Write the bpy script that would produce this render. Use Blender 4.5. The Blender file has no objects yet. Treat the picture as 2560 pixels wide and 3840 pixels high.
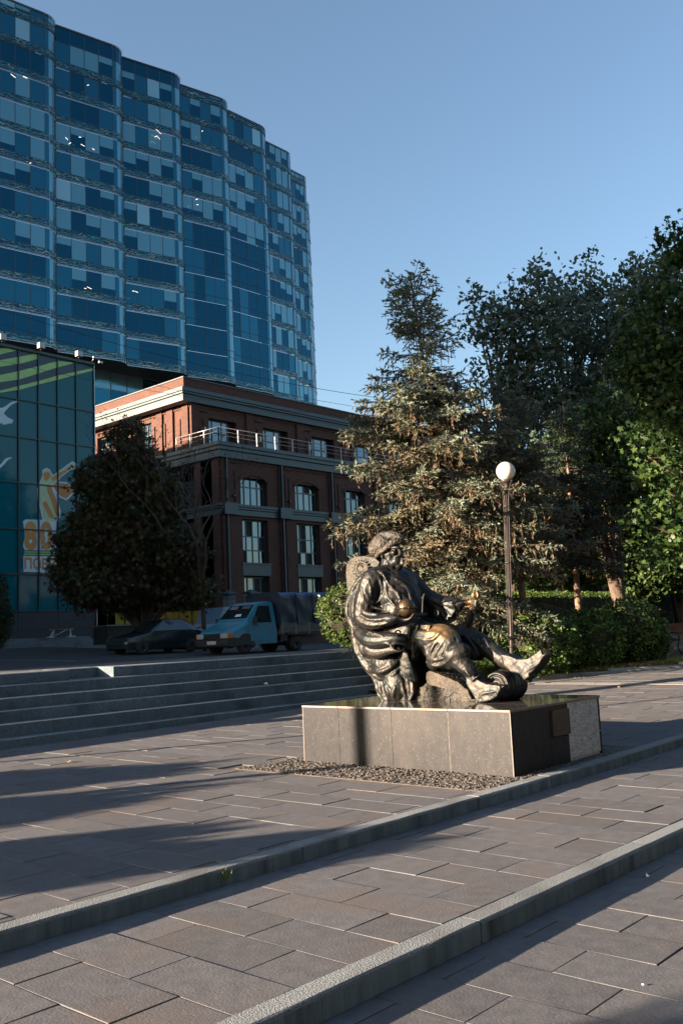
import bpy, math, random
import numpy as np
from mathutils import Vector, Matrix
from mathutils.bvhtree import BVHTree

S = bpy.context.scene
COL = S.collection
PI = math.pi
R = math.radians

# ------------------------------------------------------------------ camera
FPX = 3528.2
PITCH, ROLL, YAW = 0.1282798, -0.0450124, 0.72850997
CAMZ = 1.6
Fw = Vector((math.cos(PITCH)*math.cos(YAW), math.cos(PITCH)*math.sin(YAW), math.sin(PITCH)))
R0 = Vector((math.sin(YAW), -math.cos(YAW), 0)); U0 = R0.cross(Fw)
Rt = math.cos(ROLL)*R0 + math.sin(ROLL)*U0
Up = -math.sin(ROLL)*R0 + math.cos(ROLL)*U0
CP = Vector((0, 0, CAMZ))
cam = bpy.data.cameras.new('camera')
cam.sensor_fit = 'VERTICAL'; cam.sensor_height = 36; cam.lens = FPX/3840*36
cam.clip_start = .1; cam.clip_end = 3000
camo = bpy.data.objects.new('camera', cam); COL.objects.link(camo)
camo.matrix_world = Matrix(((Rt.x, Up.x, -Fw.x, 0), (Rt.y, Up.y, -Fw.y, 0), (Rt.z, Up.z, -Fw.z, CAMZ), (0, 0, 0, 1)))
S.camera = camo
S.render.resolution_x, S.render.resolution_y = 682, 1024

# ------------------------------------------------------------------ light
SUN_AZ, SUN_EL = R(152.85), R(10.8)
w = bpy.data.worlds.new('World'); S.world = w; w.use_nodes = True
nt = w.node_tree; nt.nodes.clear()
sky = nt.nodes.new('ShaderNodeTexSky'); sky.sky_type = 'NISHITA'; sky.sun_disc = False
sky.sun_elevation = SUN_EL; sky.sun_rotation = PI/2 - SUN_AZ
sky.air_density = 1.0; sky.dust_density = 1.2; sky.ozone_density = 1.8
bg = nt.nodes.new('ShaderNodeBackground'); bg.inputs[1].default_value = SKY_STRENGTH = 0.05
wo = nt.nodes.new('ShaderNodeOutputWorld')
nt.links.new(sky.outputs[0], bg.inputs[0]); nt.links.new(bg.outputs[0], wo.inputs[0])
sl = bpy.data.lights.new('sun', 'SUN'); sl.energy = 5.0; sl.angle = R(.5); sl.color = (1, .755, .545)
so = bpy.data.objects.new('sun', sl); COL.objects.link(so)
sd = Vector((math.cos(SUN_AZ)*math.cos(SUN_EL), math.sin(SUN_AZ)*math.cos(SUN_EL), math.sin(SUN_EL)))
so.rotation_euler = sd.to_track_quat('Z', 'Y').to_euler(); so.location = (-20, 10, 30)
vs = S.view_settings; vs.view_transform = 'Standard'; vs.look = 'None'; vs.exposure = 2.6; vs.gamma = 1; vs.use_curve_mapping = False

# ------------------------------------------------------------------ picking places
def ray(x, y): return Fw + (x-1280)/FPX*Rt + (1920-y)/FPX*Up       # a pixel of the 2560x3840 photograph
def at_u(x, y, u): d = ray(x, y); return CP + d*(u/d.x)
def at_v(x, y, v): d = ray(x, y); return CP + d*(v/d.y)
def at_d(x, y, d): return CP + ray(x, y)*d
def at_z(x, y, z): d = ray(x, y); return CP + d*((z-CAMZ)/d.z)
def rise(u): return .0014*max(0., u-8)**2                            # the square rises gently away from the camera
def clamp(a, lo, hi): return max(lo, min(hi, a))
def street_z(u, v): return .95 + clamp((v-29)/14, 0, 1.3)*clamp(.6-.075*(u-26.4), 0, .75)

# ------------------------------------------------------------------ helpers
def tag(o, label=None, cat=None, group=None, kind=None):
    if label: o['label'] = label
    if cat: o['category'] = cat
    if group: o['group'] = group
    if kind: o['kind'] = kind
    return o
def empty(name, loc=(0, 0, 0), label=None, cat=None, group=None, kind=None, rz=0):
    o = bpy.data.objects.new(name, None); COL.objects.link(o); o.location = loc; o.rotation_euler.z = rz
    o.empty_display_size = .2
    return tag(o, label, cat, group, kind)
class MB:
    """collects faces of one mesh, in the parent's space"""
    def __init__(s): s.v = []; s.f = []; s.m = []; s.sm = []
    def add(s, vs, fs, m=0, smooth=False):
        b = len(s.v); s.v += [tuple(p) for p in vs]
        for f in fs: s.f.append([b+i for i in f]); s.m.append(m); s.sm.append(smooth)
        return s
    def box(s, x0, x1, y0, y1, z0, z1, m=0, M=None):
        v = [Vector(p) for p in ((x0,y0,z0),(x1,y0,z0),(x1,y1,z0),(x0,y1,z0),(x0,y0,z1),(x1,y0,z1),(x1,y1,z1),(x0,y1,z1))]
        if M: v = [M @ p for p in v]
        return s.add(v, [(0,3,2,1),(4,5,6,7),(0,1,5,4),(1,2,6,5),(2,3,7,6),(3,0,4,7)], m)
    def bev(s, x0, x1, y0, y1, z0, z1, b, m=0):      # box with chamfered top edges
        v = [(x0,y0,z0),(x1,y0,z0),(x1,y1,z0),(x0,y1,z0),(x0,y0,z1-b),(x1,y0,z1-b),(x1,y1,z1-b),(x0,y1,z1-b),
             (x0+b,y0+b,z1),(x1-b,y0+b,z1),(x1-b,y1-b,z1),(x0+b,y1-b,z1)]
        f = [(0,1,5,4),(1,2,6,5),(2,3,7,6),(3,0,4,7),(4,5,9,8),(5,6,10,9),(6,7,11,10),(7,4,8,11),(8,9,10,11)]
        return s.add(v, f, m)
    def prism(s, pts, axis, a0, a1, m=0, caps=True):   # outline extruded along axis 'x','y','z'
        def P(p, a): return {'x': (a, p[0], p[1]), 'y': (p[0], a, p[1]), 'z': (p[0], p[1], a)}[axis]
        n = len(pts); v = [P(p, a0) for p in pts]+[P(p, a1) for p in pts]
        f = [(i, (i+1) % n, n+(i+1) % n, n+i) for i in range(n)]
        if caps: f += [tuple(range(n))[::-1], tuple(range(n, 2*n))]
        return s.add(v, f, m)
    def tube(s, pts, rad, n=8, m=0, caps=True, smooth=True):
        pts = [Vector(p) for p in pts]
        if not hasattr(rad, '__len__'): rad = [rad]*len(pts)
        v = []; ref = None
        for i, p in enumerate(pts):
            t = (pts[min(i+1, len(pts)-1)]-pts[max(i-1, 0)]).normalized()
            if ref is None:
                ref = Vector((0, 0, 1)) if abs(t.z) < .9 else Vector((1, 0, 0))
            a = t.cross(ref).normalized(); b = a.cross(t).normalized(); ref = b
            for k in range(n):
                an = 2*PI*k/n; v.append(p+(a*math.cos(an)+b*math.sin(an))*rad[i])
        f = [(i*n+k, i*n+(k+1) % n, (i+1)*n+(k+1) % n, (i+1)*n+k) for i in range(len(pts)-1) for k in range(n)]
        s.add(v, f, m, smooth)
        if caps:
            b = len(s.v)-len(v)
            s.f.append([b+k for k in range(n)][::-1]); s.m.append(m); s.sm.append(False)
            s.f.append([b+(len(pts)-1)*n+k for k in range(n)]); s.m.append(m); s.sm.append(False)
        return s
    def lathe(s, prof, n=16, c=(0, 0, 0), m=0, axis='z', smooth=True):
        v = []
        for r, h in prof:
            for k in range(n):
                a = 2*PI*k/n; x, y = r*math.cos(a), r*math.sin(a)
                q = {'z': (x, y, h), 'y': (x, h, y), 'x': (h, x, y)}[axis]
                v.append((c[0]+q[0], c[1]+q[1], c[2]+q[2]))
        f = [(i*n+k, i*n+(k+1) % n, (i+1)*n+(k+1) % n, (i+1)*n+k) for i in range(len(prof)-1) for k in range(n)]
        f += [tuple(range(n))[::-1], tuple((len(prof)-1)*n+k for k in range(n))]
        return s.add(v, f, m, smooth)
    def mesh(s, name, mats):
        me = bpy.data.meshes.new(name); me.from_pydata(s.v, [], s.f)
        for mt in (mats if isinstance(mats, (list, tuple)) else [mats]): me.materials.append(mt)
        me.polygons.foreach_set('material_index', s.m); me.polygons.foreach_set('use_smooth', s.sm)
        me.update(); return me
    def build(s, name, mats, parent=None, **k):
        return link(name, s.mesh(name, mats), parent, **k)
def link(name, me, parent=None, loc=None, M=None, **k):
    o = bpy.data.objects.new(name, me); COL.objects.link(o)
    if parent: o.parent = parent
    if M is not None: o.matrix_local = M
    elif loc is not None: o.location = loc
    return tag(o, **k)
def struct(name, mb, mats): return mb.build(name, mats, kind='structure')

# ------------------------------------------------------------------ materials
def nodes(m):
    m.use_nodes = True; t = m.node_tree; t.nodes.clear()
    o = t.nodes.new('ShaderNodeOutputMaterial'); b = t.nodes.new('ShaderNodeBsdfPrincipled'); t.links.new(b.outputs[0], o.inputs[0])
    return t, b, o
def setin(b, **k):
    for n, v in k.items(): b.inputs[n.replace('_', ' ')].default_value = v
def rgb(c, a=1): return (c[0], c[1], c[2], a)
def pmat(name, c1, c2=None, scale=8., rough=.6, metal=0., bump=0., bscale=None, rand=0., speck=None, spec=.5, coat=0., stretch=None, big=None):
    """noise-mottled surface; speck = (colour, scale, amount); rand = brightness change per object; big = (colour, scale, amount) broad blotches"""
    m = bpy.data.materials.new(name); t, b, o = nodes(m); N = t.nodes.new; L = t.links.new
    setin(b, Roughness=rough, Metallic=metal); b.inputs['Specular IOR Level'].default_value = spec; b.inputs['Coat Weight'].default_value = coat
    tc = N('ShaderNodeTexCoord'); g = N('ShaderNodeNewGeometry')
    src = g.outputs['Position']
    if stretch:
        mp = N('ShaderNodeMapping'); mp.inputs['Scale'].default_value = stretch; L(src, mp.inputs[0]); src = mp.outputs[0]
    no = N('ShaderNodeTexNoise'); no.inputs['Scale'].default_value = scale; no.inputs['Detail'].default_value = 5; L(src, no.inputs['Vector'])
    mx = N('ShaderNodeMix'); mx.data_type = 'RGBA'; mx.inputs[6].default_value = rgb(c1); mx.inputs[7].default_value = rgb(c2 or [min(1, x*1.25) for x in c1])
    rp = N('ShaderNodeMapRange'); rp.inputs[1].default_value = .3; rp.inputs[2].default_value = .7; L(no.outputs[0], rp.inputs[0]); L(rp.outputs[0], mx.inputs[0])
    col = mx.outputs[2]
    for sp in ([big] if big else [])+([speck] if speck else []):
        n2 = N('ShaderNodeTexNoise'); n2.inputs['Scale'].default_value = sp[1]; n2.inputs['Detail'].default_value = 2; L(src, n2.inputs['Vector'])
        r2 = N('ShaderNodeMapRange'); r2.inputs[1].default_value = 1-sp[2]; r2.inputs[2].default_value = 1-sp[2]+(.06 if sp is speck else .25); L(n2.outputs[0], r2.inputs[0])
        m2 = N('ShaderNodeMix'); m2.data_type = 'RGBA'; L(col, m2.inputs[6]); m2.inputs[7].default_value = rgb(sp[0]); L(r2.outputs[0], m2.inputs[0]); col = m2.outputs[2]
    if rand:
        oi = N('ShaderNodeObjectInfo'); mr = N('ShaderNodeMapRange'); mr.inputs[3].default_value = 1-rand; mr.inputs[4].default_value = 1+rand; L(oi.outputs['Random'], mr.inputs[0])
        hs = N('ShaderNodeHueSaturation'); L(mr.outputs[0], hs.inputs['Value']); L(col, hs.inputs['Color']); col = hs.outputs[0]
    L(col, b.inputs['Base Color'])
    if bump:
        nb = N('ShaderNodeTexNoise'); nb.inputs['Scale'].default_value = bscale or scale*4; nb.inputs['Detail'].default_value = 6; L(src, nb.inputs['Vector'])
        bp = N('ShaderNodeBump'); bp.inputs['Strength'].default_value = bump; bp.inputs['Distance'].default_value = .02; L(nb.outputs[0], bp.inputs['Height']); L(bp.outputs[0], b.inputs['Normal'])
    return m
def leafmat(name, ramp, trans=.3, rough=.5):
    m = bpy.data.materials.new(name); t, b, o = nodes(m); N = t.nodes.new; L = t.links.new
    at = N('ShaderNodeAttribute'); at.attribute_name = 'tint'
    cr = N('ShaderNodeValToRGB'); L(at.outputs['Fac'], cr.inputs[0])
    e = cr.color_ramp.elements
    e[0].position, e[0].color = ramp[0][0], rgb(ramp[0][1]); e[1].position, e[1].color = ramp[-1][0], rgb(ramp[-1][1])
    for p, c in ramp[1:-1]: q = e.new(p); q.color = rgb(c)
    L(cr.outputs[0], b.inputs['Base Color']); setin(b, Roughness=rough); b.inputs['Specular IOR Level'].default_value = .3
    tr = N('ShaderNodeBsdfTranslucent'); L(cr.outputs[0], tr.inputs[0])
    ms = N('ShaderNodeMixShader'); ms.inputs[0].default_value = trans; L(b.outputs[0], ms.inputs[1]); L(tr.outputs[0], ms.inputs[2]); L(ms.outputs[0], o.inputs[0])
    return m
def brickmat(name, c1, c2, mortar):
    m = bpy.data.materials.new(name); t, b, o = nodes(m); N = t.nodes.new; L = t.links.new
    g = N('ShaderNodeNewGeometry'); sx = N('ShaderNodeSeparateXYZ'); L(g.outputs['Position'], sx.inputs[0])
    ad = N('ShaderNodeMath'); L(sx.outputs[0], ad.inputs[0]); L(sx.outputs[1], ad.inputs[1])
    cb = N('ShaderNodeCombineXYZ'); L(ad.outputs[0], cb.inputs[0]); L(sx.outputs[2], cb.inputs[1])
    bk = N('ShaderNodeTexBrick'); L(cb.outputs[0], bk.inputs['Vector']); bk.inputs['Scale'].default_value = 1
    bk.inputs['Brick Width'].default_value = .26; bk.inputs['Row Height'].default_value = .085; bk.inputs['Mortar Size'].default_value = .012
    bk.inputs['Color1'].default_value = rgb(c1); bk.inputs['Color2'].default_value = rgb(c2); bk.inputs['Mortar'].default_value = rgb(mortar); bk.inputs['Bias'].default_value = -.1
    no = N('ShaderNodeTexNoise'); no.inputs['Scale'].default_value = .7; no.inputs['Detail'].default_value = 5; L(g.outputs['Position'], no.inputs['Vector'])
    mr = N('ShaderNodeMapRange'); mr.inputs[3].default_value = .65; mr.inputs[4].default_value = 1.3; L(no.outputs[0], mr.inputs[0])
    hs = N('ShaderNodeHueSaturation'); L(mr.outputs[0], hs.inputs['Value']); L(bk.outputs['Color'], hs.inputs['Color']); L(hs.outputs[0], b.inputs['Base Color'])
    bp = N('ShaderNodeBump'); bp.inputs['Strength'].default_value = .6; bp.inputs['Distance'].default_value = .015; bp.invert = True; L(bk.outputs['Fac'], bp.inputs['Height']); L(bp.outputs[0], b.inputs['Normal'])
    setin(b, Roughness=.85); return m
def glassmat(name, tint, rough=.03, metal=.0, wave=.0, spec=.5, ior=1.6):
    m = bpy.data.materials.new(name); t, b, o = nodes(m); N = t.nodes.new; L = t.links.new
    b.inputs['Base Color'].default_value = rgb(tint); setin(b, Roughness=rough, Metallic=metal, IOR=ior); b.inputs['Specular IOR Level'].default_value = spec
    if wave:
        g = N('ShaderNodeNewGeometry'); no = N('ShaderNodeTexNoise'); no.inputs['Scale'].default_value = .35; L(g.outputs['Position'], no.inputs['Vector'])
        bp = N('ShaderNodeBump'); bp.inputs['Strength'].default_value = wave; bp.inputs['Distance'].default_value = .1; L(no.outputs[0], bp.inputs['Height']); L(bp.outputs[0], b.inputs['Normal'])
    return m
M = {}
M['tile'] = pmat('paving_stone', (.066, .072, .083), (.099, .103, .115), 9, .8, bump=.13, bscale=60, rand=.12, big=((.092, .084, .082), 1.2, .50), speck=((.16, .155, .15), 70, .36))
M['grout'] = pmat('sandy_joint', (.075, .070, .064), (.115, .104, .094), 6, .95, bump=.5, bscale=60)
M['kerb'] = pmat('grey_granite', (.14, .168, .185), (.21, .24, .26), 60, .8, bump=.6, bscale=110, rand=.10, big=((.08, .09, .095), 1.3, .5), speck=((.06, .065, .07), 120, .42))
M['kerb_stain_shade'] = pmat('stained_granite_painted_shade', (.050, .084, .104), (.115, .165, .195), 9, .85, bump=.7, bscale=90, rand=.10, stretch=(1, 1, .12), big=((.022, .025, .028), 7, .47))  # kerb fronts: stain streaks, with shade painted in as a darker, bluer tone
M['slab'] = pmat('polished_dark_granite', (.010, .0118, .0150), (.019, .0208, .0245), 14, .42, spec=.16, bump=.05, bscale=60, rand=.07, speck=((.058, .055, .055), 60, .36), stretch=(1, 1, .55), big=((.040, .038, .037), 1.5, .46))
M['slabtop'] = pmat('mirror_polished_granite', (.045, .042, .042), (.07, .065, .062), 20, .07, speck=((.16, .14, .13), 60, .33))
M['slabedge'] = pmat('sawn_granite_edge', (.13, .115, .10), (.18, .155, .14), 40, .6)
M['rubble'] = pmat('cobble_chip', (.050, .048, .047), (.082, .077, .073), 12, .9, bump=.5, rand=.2)
M['mortar'] = pmat('combed_mortar', (.30, .33, .35), (.52, .55, .58), 14, .9, bump=1., bscale=25, stretch=(1, 1, 3))
M['asphalt'] = pmat('asphalt', (.028, .032, .037), (.042, .047, .052), 3, .85, bump=.4, bscale=60)
M['soil'] = pmat('soil', (.09, .06, .035), (.16, .11, .06), 5, .95, bump=.8, bscale=20)
M['white'] = pmat('white_paint', (.75, .75, .74), (.8, .8, .78), 10, .5)
M['line'] = pmat('road_paint', (.35, .36, .38), (.5, .5, .5), 2, .8)
M['brick'] = brickmat('red_brick', (.062, .021, .014), (.108, .034, .019), (.04, .027, .022))
M['metalgreen'] = pmat('teal_painted_metal', (.010, .032, .042), (.014, .042, .052), .6, .45)
M['cornice'] = pmat('grey_teal_cornice', (.020, .042, .055), (.026, .052, .066), .8, .5)
M['frame'] = pmat('teal_window_frame', (.02, .05, .055), None, 3, .4)
M['rail'] = pmat('galvanised_rail', (.22, .22, .23), None, 5, .4, metal=.6)
M['winglass'] = glassmat('reflective_window_glass', (.10, .13, .15), .02, .9, wave=.12)
M['dark'] = pmat('dark_interior', (.012, .012, .014), None, 3, .9)
M['tg_dark'] = glassmat('dark_tower_glass', (.008, .060, .095), .04, .92, wave=.25)
M['tg_mid'] = glassmat('blue_tower_glass', (.018, .105, .150), .05, .9, wave=.25)
M['tg_blind_glint'] = glassmat('tower_glass_pale_blind_and_glint', (.10, .245, .295), .12, .6, wave=.15)
M['tg_pale'] = glassmat('tower_glass_over_white_blind', (.21, .38, .43), .15, .5, wave=.15)
M['tmull'] = pmat('tower_mullion', (.02, .035, .045), None, 3, .4)
M['soffit'] = pmat('tower_soffit', (.02, .022, .026), None, 2, .5)
M['bb_glass'] = glassmat('teal_film_glass', (.002, .105, .135), .04, .0, wave=.12, spec=.3, ior=1.45)
M['bb_mull'] = pmat('dark_teal_mullion', (.008, .025, .03), None, 3, .4)
M['bb_base'] = pmat('dark_facade_cladding', (.014, .016, .02), (.02, .024, .03), 3, .6)
M['film_green'] = pmat('pale_green_film', (.28, .46, .16), None, 2, .5)
M['film_navy'] = pmat('navy_film', (.006, .03, .05), None, 2, .4)
M['film_white'] = pmat('white_film', (.42, .52, .58), None, 2, .5)
M['film_orange'] = pmat('orange_film', (.50, .24, .04), (.42, .16, .04), 1.5, .5)
M['film_cream'] = pmat('cream_film', (.36, .44, .26), None, 2, .5)
M['black'] = pmat('black_metal', (.015, .015, .016), None, 5, .5)
M['rubber'] = pmat('tyre_rubber', (.02, .02, .02), None, 20, .85, bump=.3)
M['steel'] = pmat('worn_steel', (.25, .25, .25), None, 8, .4, metal=.8)
M['bark'] = pmat('tree_bark', (.055, .042, .033), (.12, .09, .066), 12, .95, bump=1., bscale=22, stretch=(1, 1, .35))
M['barkdark'] = pmat('dark_bark', (.045, .035, .028), (.08, .06, .05), 12, .95, bump=1., bscale=22, stretch=(1, 1, .35))
M['lamp_post'] = pmat('bronze_painted_post', (.035, .031, .030), (.05, .044, .042), 4, .4, metal=.3)
def ornmat():
    m = bpy.data.materials.new('ornamented_spandrel_film'); t, b, o = nodes(m); N = t.nodes.new; L = t.links.new
    g = N('ShaderNodeNewGeometry'); sx = N('ShaderNodeSeparateXYZ'); L(g.outputs['Position'], sx.inputs[0])
    ad = N('ShaderNodeMath'); ad.operation = 'SUBTRACT'; L(sx.outputs[0], ad.inputs[0]); L(sx.outputs[1], ad.inputs[1])
    cb = N('ShaderNodeCombineXYZ'); L(ad.outputs[0], cb.inputs[0]); L(sx.outputs[2], cb.inputs[1])
    n0 = N('ShaderNodeTexNoise'); n0.inputs['Scale'].default_value = 1.3; n0.inputs['Detail'].default_value = 1; L(cb.outputs[0], n0.inputs['Vector'])
    mxv = N('ShaderNodeMix'); mxv.data_type = 'RGBA'; mxv.inputs[0].default_value = .45; L(cb.outputs[0], mxv.inputs[6]); L(n0.outputs['Color'], mxv.inputs[7])
    wv = N('ShaderNodeTexVoronoi'); wv.feature = 'DISTANCE_TO_EDGE'; wv.inputs['Scale'].default_value = 2.2; L(mxv.outputs[2], wv.inputs['Vector'])
    w2 = N('ShaderNodeTexWave'); w2.wave_type = 'RINGS'; w2.inputs['Scale'].default_value = .8; w2.inputs['Distortion'].default_value = 9; w2.inputs['Detail'].default_value = 1; w2.inputs['Detail Scale'].default_value = 1.2; L(cb.outputs[0], w2.inputs['Vector'])
    r1 = N('ShaderNodeMapRange'); r1.inputs[1].default_value = .86; r1.inputs[2].default_value = .96; L(w2.outputs['Fac'], r1.inputs[0])
    r2 = N('ShaderNodeMapRange'); r2.inputs[1].default_value = .035; r2.inputs[2].default_value = .012; L(wv.outputs['Distance'], r2.inputs[0])
    mxm = N('ShaderNodeMath'); mxm.operation = 'MAXIMUM'; L(r1.outputs[0], mxm.inputs[0]); L(r2.outputs[0], mxm.inputs[1])
    n3 = N('ShaderNodeTexNoise'); n3.inputs['Scale'].default_value = .5; L(cb.outputs[0], n3.inputs['Vector'])
    cr = N('ShaderNodeValToRGB'); L(n3.outputs[0], cr.inputs[0]); e = cr.color_ramp.elements
    e[0].position, e[0].color = .38, (.03, .19, .28, 1); e[1].position, e[1].color = .62, (.20, .36, .32, 1)
    q = e.new(.5); q.color = (.018, .24, .26, 1)
    mc = N('ShaderNodeMix'); mc.data_type = 'RGBA'; mc.inputs[6].default_value = (.006, .030, .058, 1); L(cr.outputs[0], mc.inputs[7]); L(mxm.outputs[0], mc.inputs[0])
    L(mc.outputs[2], b.inputs['Base Color']); setin(b, Roughness=.15, Metallic=.3); return m
M['orn'] = ornmat()
def onecolor(name, c, rough=.5, metal=0, coat=0, **k): M[name] = pmat(name, c, None, 6, rough, metal=metal, coat=coat, **k); return M[name]
# ------------------------------------------------------------------ ground, paving, kerbs, stairs
rnd = random.Random(7)
def sheet(name, us, vs_, zf, mat, **k):
    b = MB(); nu, nv = len(us), len(vs_)
    V = [(u, v, zf(u, v)) for u in us for v in vs_]
    b.add(V, [(i*nv+j, (i+1)*nv+j, (i+1)*nv+j+1, i*nv+j+1) for i in range(nu-1) for j in range(nv-1)])
    return struct(name, b, mat)
def lin(a, b, n): return [a+(b-a)*i/n for i in range(n+1)]
struct('ground', MB().add([(-1500, -1500, -.6), (1500, -1500, -.6), (1500, 1500, -.6), (-1500, 1500, -.6)], [(0, 1, 2, 3)]), M['asphalt'])
US = lin(-20, 8, 2)+lin(10, 60, 25)
V2, V3, VS, RIS, TR = 5.28, 3.34, 14.51, (.145, .362, .556, .752, .952, 1.152), .31
KZ2, KZ3 = -.115, -.24
low = sheet('lower_pavement', US, [-12, V3+.02], lambda u, v: KZ3-.012+rise(u), M['grout'])
mid = sheet('middle_pavement', US, [V3-.0, V2+.02], lambda u, v: KZ2-.012+rise(u), M['grout'])
upp = sheet('square_pavement', US, [V2, VS+.02], lambda u, v: -.012+rise(u), M['grout'])
TM = {}
def tile_mesh(w, l, k):
    key = (round(w, 3), round(l, 3), k)
    if key not in TM:
        r = random.Random(k); g = .0035; b = .0022; h = .05
        dz = [r.uniform(-.0025, .0025) for _ in range(4)]
        m = MB(); x0, x1, y0, y1 = -w/2+g, w/2-g, -l/2+g, l/2-g
        vv = [(x0, y0, -h), (x1, y0, -h), (x1, y1, -h), (x0, y1, -h), (x0, y0, dz[0]-b), (x1, y0, dz[1]-b), (x1, y1, dz[2]-b), (x0, y1, dz[3]-b),
              (x0+b, y0+b, dz[0]), (x1-b, y0+b, dz[1]), (x1-b, y1-b, dz[2]), (x0+b, y1-b, dz[3])]
        m.add(vv, [(0, 1, 5, 4), (1, 2, 6, 5), (2, 3, 7, 6), (3, 0, 4, 7), (4, 5, 9, 8), (5, 6, 10, 9), (6, 7, 11, 10), (7, 4, 8, 11), (8, 9, 10, 11)])
        TM[key] = m.mesh('tile', M['tile'])
    return TM[key]
PW = Vector((1, 0, 0))
def seen(p, mx=60, my=60):
    d = Vector(p)-CP; z = d.dot(Fw)
    if z < .5: return None
    x = 1280+FPX*d.dot(Rt)/z; y = 1920-FPX*d.dot(Up)/z
    return (x, y, z) if -mx-1700/z < x < 2560+mx+1700/z and -my-1700/z < y < 3840+my+1700/z else None
BED = [(17.2, 14.45), (20.9, 12.29), (22.4, 11.15), (24.0, 9.92), (27.2, 9.3), (60, 8.8)]     # edge of the planting bed on the square
def bed_v(u):
    if u < BED[0][0]: return 99
    for a, b in zip(BED, BED[1:]):
        if a[0] <= u <= b[0]: return a[1]+(b[1]-a[1])*(u-a[0])/(b[0]-a[0])
    return 99
def pave(parent, v0, v1, z0, u0, u1, joints, per, zf, far, skip=None, keep=300):
    """columns .403 m wide running away from the steps, joints staggered by half a slab"""
    cells = []
    k0, k1 = int((u0-.193)/.403), int((u1-.193)/.403)
    for k in range(k0, k1):
        ua = .193+.403*k; ub_ = ua+.403; off = joints[k % 2]
        j = math.ceil((v0-off)/per); cuts = [v0]+[off+per*i for i in range(j, j+60) if v0+.05 < off+per*i < v1-.05]+[v1]
        for a, b in zip(cuts, cuts[1:]):
            u, v = (ua+ub_)/2, (a+b)/2
            if skip and skip(u, v): continue
            s = seen((u, v, z0+zf(u)))
            if not s: continue
            d = s[2]; area = .403*(b-a)*(CAMZ-z0)/d**3
            cells.append((area, u, v, b-a))
    cells.sort(reverse=True)
    rest = MB()
    for i, (ar, u, v, l) in enumerate(cells):
        z = z0+zf(u)+(rnd.uniform(-.0016, .0016) if rnd.random() < .8 else rnd.uniform(-.003, .003)); sl_ = math.atan((zf(u+.2)-zf(u-.2))/.4)
        if i < keep:
            o = link('tile', tile_mesh(.403, l, rnd.randrange(5)), parent, loc=(u, v, z)); o.rotation_euler.y = -sl_+rnd.uniform(-.0022, .0022); o.rotation_euler.x = rnd.uniform(-.003, .003)
        else:
            a = zf(u-.2)+z0; c = zf(u+.2)+z0; e = rnd.uniform(-.002, .002)
            x0, x1, y0, y1 = u-.194, u+.194, v-l/2+.007, v+l/2-.007
            rest.add([(x0, y0, a-.03), (x1, y0, c-.03), (x1, y1, c-.03), (x0, y1, a-.03), (x0, y0, a+e), (x1, y0, c+e), (x1, y1, c+e), (x0, y1, a+e)],
                     [(4, 5, 6, 7), (0, 1, 5, 4), (1, 2, 6, 5), (2, 3, 7, 6), (3, 0, 4, 7)])
    if rest.f: rest.build('far_paving', M['tile'], parent, kind='stuff')
kerb_w = .15
pave(low, -4, V3-.004, KZ3, 1, 14, (2.37, 2.78), .82, rise, 20)
pave(mid, V3+kerb_w, V2-.004, KZ2, 1, 20, (3.89, 4.30), .84, rise, 20)
PX0, PX1, PY0, PY1, PH = 8.87, 10.92, 5.615, 8.74, .70
def in_rubble(u, v): return (8.0 < u < PX1+.42 and PY0-.2 < v < PY1+.38)
STRIP = (16.9, 17.3)
pave(upp, V2+kerb_w, VS-.06, 0, 2, 34, (5.50, 5.91), .84, rise, 40, skip=lambda u, v: in_rubble(u, v) or v > bed_v(u)-.15 or abs(u-20.142) < .1)
def kerb(parent, v, z, h, cuts, wd, mat=M['kerb']):
    for a, b in zip(cuts, cuts[1:]):
        n = max(1, int((b-a)/2)); x = -(b-a)/2+.006; x1 = (b-a)/2-.006
        zz = rise((a+b)/2); m = MB(); r = random.Random(int(a*97))
        nx = 10; xs = lin(x, x1, nx); prof = [(0, -h-.05), (-.002, -.02), (.006, -.006), (.016, 0), (wd, 0), (wd, -.06)]
        V = [(xx, p[0]+(r.uniform(-.0018, .0018) if j in (1, 2, 3) else 0), p[1]+rise((a+b)/2+xx)-zz+(r.uniform(-.0015, .0015) if j in (2, 3) else 0)) for xx in xs for j, p in enumerate(prof)]
        k = len(prof); F = [(i*k+j, i*k+j+1, (i+1)*k+j+1, (i+1)*k+j) for i in range(nx) for j in range(k-1)]
        F += [tuple(range(k))[::-1], tuple(nx*k+j for j in range(k))]
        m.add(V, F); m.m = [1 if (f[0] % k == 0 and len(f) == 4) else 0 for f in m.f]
        link('kerb_stone', m.mesh('kerb_stone', [mat, M['kerb_stain_shade']]), parent, loc=((a+b)/2, v+r.uniform(-.003, .003), z+zz+r.uniform(-.002, .002)))
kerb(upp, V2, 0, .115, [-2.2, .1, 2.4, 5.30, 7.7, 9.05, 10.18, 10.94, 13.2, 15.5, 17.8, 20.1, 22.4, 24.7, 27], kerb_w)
kerb(mid, V3, KZ2, .125, [-2.2, .1, 2.45, 4.81, 7.15, 9.5, 11.8, 14.1, 16.4, 18.7], kerb_w)
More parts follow.
